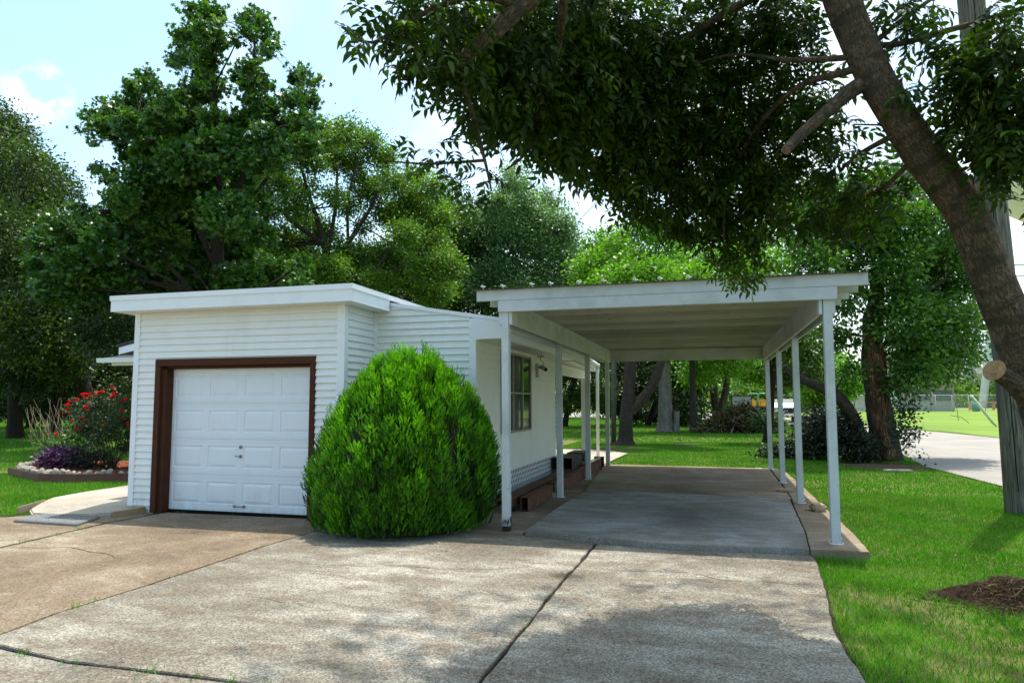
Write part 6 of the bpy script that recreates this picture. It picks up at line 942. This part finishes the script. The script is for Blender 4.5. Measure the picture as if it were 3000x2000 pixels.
s = MB(); s.tube([p_-d_*.004, p_+d_*.006], [.068, .066], 24, smooth=False); s.build('cut_face', plain('fresh_cut_wood', (.36, .215, .095), .9, 0, .35, 26, .8, .006), AT)
p_, q_ = Vector(ASH['limbs'][5][-1][:3]), Vector(ASH['limbs'][5][-2][:3]); d_ = (p_-q_).normalized()
s = MB(); s.tube([p_-d_*.002, p_+d_*.004], [.029, .028], 16, smooth=False); s.build('cut_face', plain('grey_cut_wood', (.17, .12, .08), .9, 0, .25, 30, .6, .004), AT)
L_ash = leaf_mat('ash_leaves', [(0, (.016, .034, .004)), (.4, (.030, .060, .006)), (.75, (.056, .105, .009)), (1, (.10, .18, .018))], .42, .5, (1.25, 1.5, .2))
[q for q in L_ash.node_tree.nodes if q.type == 'BSDF_PRINCIPLED'][0].inputs['Specular IOR Level'].default_value = .22
def ash_leaves(name, blobs, n, rng, size=(.15, .24)):
    P, D, idx = in_blobs(blobs, n, rng, .35, .9)
    D = D*.8+rng.normal(size=D.shape)*.5; D[:, 2] -= .55
    up_ = rng.normal(size=D.shape)*.45; up_[:, 2] += 1
    V, F = scatter(CL_V, CL_F, P, frames(D, roll=up_), rng.uniform(*size, n))
    t = np.clip(rng.normal(.42, .2, n), 0, 1)
    return np_mesh(name, V, F, L_ash, AT, np.repeat(t, len(CL_F)))
ash_leaves('crown', ASH['blobs'], 6500, np.random.default_rng(70), (.12, .205))
# crown overhead and behind the frame, which shades the drive
ob = [(x+.05, y+1.75, z+4.6, r*1.25) for x, y, z, r in [(0.2, 4.6, 6.6, 1.2), (1.5, 4.2, 6.9, 1.3), (2.9, 4.6, 6.8, 1.3), (-.9, 4.3, 6.2, 1.0), (.7, 3.0, 6.3, 1.3), (2.3, 2.9, 6.6, 1.3), (4.0, 3.4, 6.2, 1.2), (-.5, 2.6, 5.9, 1.1), (1.6, 1.5, 6.2, 1.3), (3.2, 1.6, 6.2, 1.3), (.1, 1.0, 5.8, 1.2), (4.2, 5.3, 6.3, 1.1), (1.0, 5.6, 6.6, .9), (2.4, 5.9, 6.7, .9), (-1.5, 1.2, 5.7, 1.0), (2.0, 3.2, 7.8, 1.3), (.8, 4.4, 7.6, 1.1)]]
ob += [(-.3, 7.3, 13, 1.3), (.8, 8.3, 13, 1.5), (2.8, 8.3, 13, 1.6), (4.6, 7.6, 12.5, 1.6), (-.6, 6.0, 13.5, 1.4)]
ash_leaves('upper_crown', ob, 2000, np.random.default_rng(71), (.22, .34))
# hanging bunches of winged seeds
rg = np.random.default_rng(72); bl = [b for b in ASH['blobs'] if b[3] > .10]; nb = 900
P, D, _ = in_blobs(bl, nb, rg, .5, .9); per = 16
Q = np.repeat(P, per, 0)+rg.normal(size=(nb*per, 3))*np.array([.028, .028, .035]); D = rg.normal(size=Q.shape)*.35; D[:, 2] = -1
KV = np.array([(0, 0, 0), (.09, .35, 0), (.07, .9, .02), (0, 1, .03), (-.07, .9, .02), (-.09, .35, 0)]); KF = np.array([(0, 1, 2, 3, 4, 5)])
V, F = scatter(KV, KF, Q, frames(D, rng=rg), rg.uniform(.030, .045, len(Q)))
o = np_mesh('seed_bunches', V, F, leaf_mat('ash_keys', [(0, (.13, .17, .012)), (1, (.30, .34, .04))], .4, .5), AT, rg.random(len(Q))); o['kind'] = 'stuff'
# ball moss on the right-hand twigs
s = MB(); rr_ = random.Random(44)
for c in (ASH['limbs'][9][2], ASH['limbs'][11][4], ASH['limbs'][13][2]):
    for i in range(60):
        d = Vector((rr_.gauss(0, 1), rr_.gauss(0, 1), rr_.gauss(0, 1))).normalized()*rr_.uniform(.05, .10); c0 = Vector(c[:3])
        s.tube([c0, c0+d*.6+Vector((0, 0, .01)), c0+d+Vector((0, 0, -.015))], [.002, .0015, .0008], 3)
s.build('ball_moss', plain('ball_moss', (.035, .03, .025), .95), AT)
# ---------------------------------------------------------------- brush piles
def brush(name, label, blobs, leaf, n_cl, size, seed, ntw=70, twig=M_stem, per=20):
    T = thing(name, label, 'brush pile', (blobs[0][0], blobs[0][1], 0))
    foliage('dead_leaves', blobs, leaf, T, n_cl, .28, per, size, np.random.default_rng(seed), shell=.4, zmin=0.)
    rng = random.Random(seed); s = MB()
    for i in range(ntw):
        b = rng.choice(blobs); d = Vector((rng.gauss(0, 1), rng.gauss(0, .6), rng.gauss(.3, .6))).normalized()*b[3]*1.5; c = Vector(b[:3])+Vector((rng.gauss(0, .3), rng.gauss(0, .3), 0)); r = rng.uniform(.008, .035)
        p0 = c-d; p0.z = max(p0.z, .0); s.tube([p0, c+Vector((0, 0, .1)), c+d], [r, r*.7, r*.25], 5)
    s.build('twigs', twig, T); return T
M_twig = plain('dry_twig', (.26, .19, .13), .9)
brush('brush_pile', 'heap of cut brown dried branches on the far lawn by the road', [(-.2, 39.3, .15, .45), (.3, 39.2, .35, .55), (.8, 39.3, .45, .65), (1.3, 39.4, .8, .6), (1.55, 39.6, 1.25, .32), (1.3, 39.2, .3, .6), (-.6, 39.1, .1, .3), (1.9, 39.3, .45, .6)], leaf_mat('brown_leaves', [(0, (.05, .035, .015)), (.5, (.13, .095, .035)), (1, (.20, .19, .06))], .2, .7), 300, .17, 81, 90, M_twig)
brush('brush_pile', 'fresher green cut branches at the right end of the brown brush heap', [(2.4, 39.0, .5, .55), (2.8, 38.9, .4, .55), (3.1, 39.2, .5, .5)], leaf_mat('pale_cut_leaves', [(0, (.05, .10, .03)), (.5, (.10, .19, .06)), (1, (.26, .34, .16))], .3), 120, .17, 82, 20, M_twig)
brush('brush_pile', 'dark evergreen cut branches heaped against the hollow tree trunk', [(1.35, 22.0, .02, .16), (1.8, 21.9, .08, .26), (2.2, 21.8, .12, .32), (2.6, 21.7, .35, .42), (3.0, 21.6, .6, .55), (3.4, 21.7, .8, .6), (2.7, 22.4, .45, .45), (3.1, 22.8, .9, .55), (3.8, 21.0, .4, .5)], leaf_mat('dark_cut_leaves', [(0, (.010, .016, .008)), (.6, (.022, .036, .014)), (1, (.045, .07, .025))], .15), 620, .09, 83, 34, M_dark, 26)
brush('brush_pile', 'low sprigs sprouting right of the hollow tree beside the street', [(4.75, 20.0, .25, .22), (4.8, 20.3, .7, .25), (4.75, 20.4, 1.15, .3), (4.9, 20.6, 1.5, .25)], leaf_mat('sprig_leaves', [(0, (.012, .035, .012)), (1, (.04, .09, .03))], .3), 70, .09, 84, 0, M_stem, 14)
# bare soil rings under the trees
M_litter = plain('leaf_litter', (.13, .085, .05), .98, 0, .45, 20, 1., .02, .1)
for nm, lb, c, a, b in (('soil_ring', 'bare soil and litter round the hollow tree', (4.2, 19.7), 1.15, .9), ('soil_ring', 'bare brown soil round the foot of the forked tree', (-3.4, 26.6), 1.1, .7), ('soil_ring', 'bare soil ring under the grey snag', (-2.2, 39.0), 1.1, .7), ('soil_ring', 'heap of litter and debris at the end of the patio', (-3.1, 23.9), 1.1, .4)):
    s = MB(); rr_ = random.Random(len(lb)); k = 40; vs = [(c[0], c[1], .02)]+[(c[0]+math.cos(t_/k*6.283)*a*.6*rr_.uniform(.85, 1.1), c[1]+math.sin(t_/k*6.283)*b*.6, .005+rr_.uniform(-.01, .01)) for t_ in range(k)]+[(c[0]+math.cos(t_/k*6.283)*a*rr_.uniform(.85, 1.1), c[1]+math.sin(t_/k*6.283)*b*rr_.uniform(.85, 1.1), -.055) for t_ in range(k)]
    s.add(vs, [(0, 1+i, 1+(i+1) % k) for i in range(k)]+[(1+i, 1+k+i, 1+k+(i+1) % k, 1+(i+1) % k) for i in range(k)], True); tag(s.build(nm, M_litter), lb, 'soil', kind='stuff')
# ================================================================ STREET AND FAR THINGS
M_pole = bark_mat('weathered_pole', (.085, .080, .062), (.165, .160, .13), (.26, .255, .21), sc=(5, .25, 1), bs=.5, bd=.01)
UP = thing('utility_pole', 'weathered grey-green wooden utility pole at the right edge', 'utility pole', (4.33, 12.12, 0))
bark_tubes('pole', [[(4.345, 12.15, -.1, .215), (4.28, 12.05, 1.62, .20), (4.05, 11.75, 5.0, .19), (3.86, 11.5, 8.0, .175), (3.73, 11.3, 10.5, .16)]], M_pole, UP, 24, .012, 9, 5)
s = MB(); s.tube([(4.20, 11.82, .3), (4.08, 11.65, 3.0), (3.82, 11.25, 7.6), (3.68, 11.08, 10.4)], .007, 6); s.build('ground_wire', M_dark, UP)
s = MB(); s.tube([(3.73, 11.3, 10.3), (-8, 35, 9.2), (-20, 60, 10)], .012, 5); s.tube([(3.75, 11.3, 9.6), (9, 40, 9.0), (14, 70, 9.6)], .012, 5); s.build('overhead_wire', M_dark, UP)
# pole across the lawn by the brush pile
s = MB(); s.tube([(.32, 54.4, -.1), (.05, 54.2, 4), (-.1, 54, 8)], [.30, .27, .24], 12); tag(s.build('utility_pole', plain('dark_pole', (.055, .035, .025), .9, 0, .3)), 'dark brown distant pole standing behind the brown brush heap', 'utility pole')
s = MB(); s.tube([(-3.72, 27.6, -.1), (-3.62, 27.6, 4.5)], [.10, .09], 10); tag(s.build('wooden_post', plain('greenish_post', (.10, .11, .08), .9, 0, .2)), 'thin greenish post directly behind the forked tree trunk', 'post')
# yellow guy-wire markers
M_yel = plain('yellow_plastic', (.70, .50, .02), .5)
G = thing('wire_marker', 'yellow guy-wire guard standing in shade right of the oak trunk', 'wire marker', (-46.4, 39.15, 0))
s = MB(); s.cyl((-46.42, 39.12, .45), (-46.75, 38.85, 2.75), .065, 10); s.build('guard', M_yel, G); s = MB(); s.tube([(-46.38, 39.16, -.05), (-46.42, 39.12, .45)], .035, 8); s.tube([(-46.75, 38.85, 2.7), (-48.2, 37.6, 13)], .012, 5); s.build('guy_wire', M_steel, G)
G = thing('wire_marker', 'yellow guard on a slanting wire beside the field fence', 'wire marker', (15.4, 61.9, 0))
s = MB(); s.cyl((15.39, 61.86, .1), (13.0, 61.1, 1.35), .05, 8); s.build('guard', M_yel, G); s = MB(); s.tube([(15.5, 61.9, -.05), (12.8, 61.05, 1.45), (10.5, 60, 6.5)], .015, 5); s.build('guy_wire', M_dark, G)
M_beige = plain('beige_pipe', (.50, .48, .36), .5)
s = MB(); s.tube([(15.99, 51.44, 1.95), (17.3, 52.0, .22), (17.55, 52.1, -.05)], [.085, .085, .04], 8); tag(s.build('leaning_pipe', M_beige), 'long pale pipe slanting down to the ground by the utility pole', 'pipe')
s = MB(); s.tube([(19.95, 68.1, 2.3), (20.1, 68.3, 1.2), (20.2, 68.4, -.05)], [.03, .028, .025], 6); tag(s.build('marker_stake', M_oldtim), 'thin leaning stake in the far field with a pale tip', 'stake')
s = MB(); s.tube([(17.2, 60., .55), (18.0, 60.2, .4), (18.5, 60.2, -.05)], .018, 6); tag(s.build('bent_rod', M_bsteel), 'short bent rod sticking out of the field grass', 'rod')
# chain link fence
M_galv = plain('galvanised_pipe', (.50, .50, .48), .4, .5)
FN = thing('chain_link_fence', 'long chain link fence across the far side of the ball field', 'fence', (30, 122, 0))
fa, fb = Vector((9.5, 112, 0)), Vector((60, 136, 0)); dirf = (fb-fa).normalized(); Lf = (fb-fa).length
s = MB(); s.tube([fa+Vector((0, 0, 2.55)), fb+Vector((0, 0, 2.55))], .05, 6); s.build('top_rail', M_galv, FN)
for i in range(20): p = fa+dirf*(Lf*i/19); s = MB(); s.tube([p+Vector((0, 0, -.1)), p+Vector((0, 0, 2.6))], .05, 6); s.build('fence_post', M_galv, FN)
s = MB(); k = 0.
while k < Lf:
    for dr in (1, -1):
        a, b = fa+dirf*k, fa+dirf*min(max(k+dr*2.5, 0), Lf); s.add([a+Vector((0, 0, .02)), a+dirf*.012+Vector((0, 0, .02)), b+dirf*.012+Vector((0, 0, 2.53)), b+Vector((0, 0, 2.53))], [(0, 1, 2, 3)])
    k += .16
s.build('wire_mesh', M_galv, FN)
# tan block building behind the fence
BD = thing('block_building', 'two-stage tan building on a grey base behind the far fence', 'building', (33, 133, 0))
M_tan = plain('tan_wall', (.33, .25, .18), .8, 0, .08, .6, .1, .01); M_base = plain('grey_block_base', (.36, .34, .31), .9, 0, .12, .8, .2, .01); M_win = plain('dark_panel', (.10, .10, .10), .6); M_bdoor = plain('pale_door', (.60, .62, .64), .5)
s = MB(); s.box(25., 38., 130, 140, 1.6, 4.6); s.box(27., 37.2, 131, 139, 4.6, 9.2); s.build('wall', M_tan, BD)
s = MB(); s.box(24.98, 38.02, 129.98, 140.02, -.05, 1.6); s.build('base', M_base, BD)
s = MB(); s.box(24.7, 38.3, 129.7, 140.3, 4.6, 4.75) ; s.box(26.8, 37.4, 130.8, 139.2, 9.2, 9.4); s.build('roof', plain('pale_roof_edge', (.6, .57, .5), .7), BD)
for x in (31.9, 35.2): s = MB(); s.box(x, x+2.5, 129.9, 129.97, 1.75, 3.4); s.build('window', M_win, BD)
for x in (25.6, 28.3): s = MB(); s.box(x, x+1.3, 129.9, 129.97, 1.0, 3.6); s.build('door', M_bdoor, BD)
for x in (30., 31.4, 34.6): s = MB(); s.box(x, x+.25, 129.75, 129.96, 0, 4.6); s.build('pilaster', M_base, BD)
# low pink and cream building far behind, concession roof
FB = thing('field_house', 'long low cream and pink building far beyond the water tower leg', 'building', (90, 235, 0))
s = MB(); s.box(56, 110, 235, 245, 0, 7.2); s.build('wall', plain('pink_brick', (.42, .20, .19), .8), FB); s = MB(); s.box(55.8, 110.2, 234.8, 245.2, 7.2, 11.5); s.build('fascia_band', plain('cream_band', (.72, .64, .48), .7), FB)
# water tower
WT = thing('water_tower', 'white water tower with tubular legs at the right edge', 'water tower', (85, 195, 0))
M_wt = plain('tower_white', (.70, .74, .78), .5, 0, .04, .2, 0, 0)
cxT, cyT = 83., 200.
legs = [(61.1, 189.6), (104.9, 189.6), (61.1+4, 214), (101, 214)]
for lx_, ly_ in legs:
    e = Vector((cxT, cyT, 50)); b_ = Vector((lx_, ly_, 0)); top_ = b_.lerp(Vector((cxT, cyT, 0)), .42); s = MB(); s.cyl((lx_, ly_, -.1), (top_.x, top_.y, 52), .85, 16, .8); s.build('leg', M_wt, WT)
s = MB(); s.cyl((cxT, cyT, 0), (cxT, cyT, 46), 1.3, 20); s.build('riser', M_wt, WT)
s = MB(); prof = [(1.3, 44), (6, 46), (12, 50.5), (15.5, 55), (16, 60), (14.5, 65), (9, 70), (.2, 72)]; n = 48
s.add([(cxT+math.cos(2*math.pi*i/n)*r, cyT+math.sin(2*math.pi*i/n)*r, z) for r, z in prof for i in range(n)], [(j*n+i, j*n+(i+1) % n, (j+1)*n+(i+1) % n, (j+1)*n+i) for j in range(len(prof)-1) for i in range(n)], True); s.build('tank', plain('tower_cream', (.74, .70, .58), .5, 0, .03, .2, 0, 0), WT)
for a, b in ((0, 1), (1, 3), (3, 2), (2, 0)):
    for z in (16., 34.):
        pa = Vector((*legs[a], 0)).lerp(Vector((cxT, cyT, 0)), .42*z/52); pb = Vector((*legs[b], 0)).lerp(Vector((cxT, cyT, 0)), .42*z/52); pa.z = pb.z = z; s = MB(); s.tube([pa, pb], .22, 6); s.build('strut', M_wt, WT)
    for z0_, z1_ in ((0, 16), (16, 34), (34, 50)):
        A_ = Vector((*legs[a], 0)).lerp(Vector((cxT, cyT, 0)), .42*z0_/52); A_.z = z0_; B_ = Vector((*legs[b], 0)).lerp(Vector((cxT, cyT, 0)), .42*z1_/52); B_.z = z1_; s = MB(); s.tube([A_, B_], .06, 5); s.build('tie_rod', M_wt, WT)
# picnic table, bin, bleachers near the tower
s = MB(); s.box(46, 50.5, 149, 150.5, 1.3, 1.5); [s.box(x, x+.15, 149.2, 150.3, 0, 1.3) for x in (46.3, 50.)]; tag(s.build('orange_table', plain('orange_paint', (.75, .22, .06), .6)), 'long orange table beyond the fence left of the tower leg', 'table')
s = MB(); s.tube([(40.4, 128, 0), (40.4, 128, 1.5)], [.55, .65], 14); tag(s.build('teal_barrel', plain('teal_plastic', (.05, .30, .30), .5)), 'teal barrel at the foot of the far fence', 'barrel')
s = MB(); s.tube([(36.2, 105, 3.9), (41.5, 107.2, 4.0)], .12, 6); s.tube([(38.0, 105.8, 3.9), (40.2, 106.7, 1.2)], .09, 6); s.tube([(38.9, 106.1, 3.9), (38.9, 106.1, 0)], .07, 6); s.tube([(41.2, 107.1, 3.9), (41.2, 107.1, 0)], .07, 6); tag(s.build('pipe_frame', M_galv), 'white horizontal pipe frame in front of the water tower leg', 'pipe frame')
# red rail car, dumpster
RC = thing('red_container', 'dark red steel rail car parked beyond the far road', 'rail car', (2, 209, 0)); M_red = plain('oxide_red', (.24, .035, .022), .7, 0, .2, .5)
s = MB(); s.box(-3.5, 6.6, 207, 210, 1.0, 5.4); [s.box(-3.5+i*1.0, -3.42+i*1.0, 206.9, 206.999, 1.0, 5.4) for i in range(11)]; s.build('box', M_red, RC)
s = MB(); [s.cyl((x, 207.2, .5), (x, 209.8, .5), .5, 14) for x in (-2.6, -1.2, 4.4, 5.8)]; s.box(-3.4, 6.5, 207.3, 209.7, .6, .999); s.build('undercarriage', M_bsteel, RC)
s = MB(); s.box(7.2, 11.5, 206, 209, 0, 5.0); s.box(6.9, 11.8, 205.7, 209.3, 5.0, 5.2); tag(s.build('brown_shed', plain('brown_shed', (.14, .07, .05), .8)), 'brown shed beside the red rail car', 'shed')
DP = thing('metal_bin', 'blue-grey ribbed metal bin on the grass across the far road', 'metal bin', (5, 120, 0)); M_bin = plain('blue_grey_steel', (.28, .36, .38), .6, 0, .1, 2)
s = MB(); s.box(3.8, 7.2, 118, 120, .1, 2.4); [s.box(3.8+i*.45, 3.9+i*.45, 117.93, 117.999, .1, 2.4) for i in range(8)]; s.build('shell', M_bin, DP); s = MB(); s.box(3.7, 7.3, 117.9, 120.1, 2.4, 2.5); s.build('rim', M_bsteel, DP)
# parked boat-like car left of the rail car
s = MB(); s.extr([(-5.6, 165, .3), (-.8, 165, .3), (-.8, 165, .8), (-1.8, 165, .95), (-2.5, 165, 1.5), (-4.2, 165, 1.5), (-5.0, 165, .95), (-5.6, 165, .8)], (0, 1.8, 0)); tag(s.build('parked_car', plain('grey_green_car', (.20, .26, .24), .3), bevel=.05), 'pale sedan parked on the grass before the red rail car', 'car')
# mower trailer and two mowers
MW = thing('mower_trailer', 'black mesh-sided trailer carrying two mowers behind the pickup', 'trailer', (3.2, 62.5, 0))
s = MB(); s.box(1.6, 4.8, 61.6, 64.2, .55, .65); s.box(1.55, 1.63, 61.55, 61.6, .65, 2.1); s.box(3.15, 3.2, 61.55, 61.6, .65, 2.1); s.box(1.55, 3.2, 61.55, 61.6, 2.05, 2.12); s.box(1.55, 3.2, 61.55, 61.6, 1.3, 1.34); s.box(1.6, 4.8, 61.55, 61.62, .9, .96); s.build('frame', M_bsteel, MW)
s = MB(); s.box(1.66, 3.13, 61.57, 61.58, .66, 2.04); s.build('mesh_panel', plain('grey_mesh', (.30, .31, .32), .6), MW)
for x in (2.4, 3.9): s = MB(); s.cyl((x, 61.45, .33), (x, 61.25, .33), .33, 18); s.build('wheel', M_dark, MW)
M_tealp = plain('mint_paint', (.32, .62, .52), .4); M_seat = plain('yellow_vinyl', (.72, .42, .03), .4)
for k, x in enumerate((3.28, 4.08)):
    mo = thing('ride_on_mower', ('left' if k == 0 else 'right')+' ride-on mower of the pair with yellow seat and mint roll bar', 'mower', (x, 62.3, .65), 'ride-on mowers on the trailer')
    s = MB(); s.box(x-.30, x+.30, 61.9, 62.9, .80, 1.15); s.box(x-.42, x+.42, 61.75, 62.2, .70, .80); s.build('body', M_bsteel, mo, bevel=.03)
    s = MB(); s.box(x-.27, x+.27, 62.2, 62.6, 1.16, 1.26); s.extr([(x-.28, 62.55, 1.26), (x+.28, 62.55, 1.26), (x+.30, 62.62, 1.62), (x+.2, 62.62, 1.80), (x-.2, 62.62, 1.80), (x-.30, 62.62, 1.62)], (0, .08, 0)); s.build('seat', M_seat, mo, bevel=.02)
    s = MB(); s.tube([(x-.42, 62.75, 1.1), (x-.42, 62.75, 1.75), (x-.36, 62.5, 2.15), (x-.2, 62.4, 2.28), (x+.35, 62.4, 2.28), (x+.48, 62.5, 2.15), (x+.5, 62.75, 1.75), (x+.5, 62.75, 1.1)], .035, 8); s.build('roll_bar', M_tealp, mo)
    for wx_, wy_ in ((-.4, 62.85), (.4, 62.85), (-.33, 61.9), (.33, 61.9)): s = MB(); s.cyl((x+wx_-.08, wy_, .88), (x+wx_+.08, wy_, .88), .22, 14); s.build('wheel', M_dark, mo)
    s = MB(); s.tube([(x-.15, 62.1, 1.15), (x-.18, 62.0, 1.6), (x-.05, 62.0, 1.6)], .02, 6); s.build('control_lever', M_bsteel, mo)
# pickup truck facing the camera
TK = thing('pickup_truck', 'dark green pickup truck facing the carport on the far road', 'pickup truck', (5.45, 59, 0))
M_tk = plain('dark_green_paint', (.012, .035, .022), .12, .2, .05, 3, 0, 0, .8); M_hood = plain('sky_reflection_hood', (.16, .20, .26), .25, 0., .05, 3, 0, 0); M_chr = plain('chrome', (.7, .7, .7), .15, .9, .03, 3, 0, 0)
xa, xb, yf = 4.35, 6.45, 57.2
s = MB(); s.extr([(xa, yf+.15, .45), (xa, yf+.1, 1.10), (xa, yf+1.6, 1.22), (xa, yf+5.4, 1.22), (xa, yf+5.4, .5)], (xb-xa, 0, 0)); s.build('body', M_tk, TK, bevel=.06)
s = MB(); s.extr([(xa+.08, yf+.12, 1.125), (xa+.08, yf+1.55, 1.25), (xa+.08, yf+1.55, 1.27), (xa+.08, yf+.12, 1.145)], (xb-xa-.16, 0, 0)); s.build('hood', M_hood, TK)  # pale bluish panel: the sky's reflection is put into the hood colour
s = MB(); s.extr([(xa+.12, yf+1.6, 1.23), (xa+.22, yf+2.2, 1.80), (xa+.22, yf+3.6, 1.82), (xa+.12, yf+3.9, 1.23)], (xb-xa-.3, 0, 0)); s.build('cab', M_tk, TK, bevel=.04)
s = MB(); s.add([(xa+.18, yf+1.62, 1.27), (xb-.18, yf+1.62, 1.27), (xb-.30, yf+2.16, 1.74), (xa+.30, yf+2.16, 1.74)], [(0, 1, 2, 3)]); s.build('windshield', plain('sky_glass', (.10, .13, .16), .15, 0., .02, 2, 0, 0, .45), TK)
s = MB(); s.box(xa+.05, xb-.05, yf-.02, yf+.12, .50, .70); s.build('bumper', M_chr, TK, bevel=.03)
s = MB(); s.box(xa+.45, xb-.45, yf+.06, yf+.10, .78, 1.03); s.build('grille', M_bsteel, TK)
s = MB(); s.tube([((xa+xb)/2+math.cos(t_*.3927)*.13, yf+.055, .905+math.sin(t_*.3927)*.055) for t_ in range(17)], .012, 5); s.build('badge', M_chr, TK)
for x in (xa+.08, xb-.42): s = MB(); s.box(x, x+.34, yf+.05, yf+.12, .80, 1.02); s.build('headlight', plain('headlight_lens', (.75, .72, .66), .15), TK, bevel=.02)
s = MB(); s.box((xa+xb)/2-.16, (xa+xb)/2+.16, yf-.035, yf-.02, .50, .65); s.build('licence_plate', plain('plate_white', (.7, .7, .72), .4), TK)
for x in (xa+.02, xb-.24):
    for y in (yf+.95, yf+4.4): s = MB(); s.cyl((x, y, .37), (x+.22, y, .37), .38, 20); w_ = s.build('wheel', M_dark, TK); s = MB(); s.cyl((x-.005, y, .37), (x+.225, y, .37), .20, 14); s.build('rim', M_chr, w_)
for x in (xa-.17, xb-.02): s = MB(); s.box(x, x+.19, yf+1.95, yf+2.05, 1.20, 1.40); s.build('mirror', M_bsteel, TK, bevel=.02)
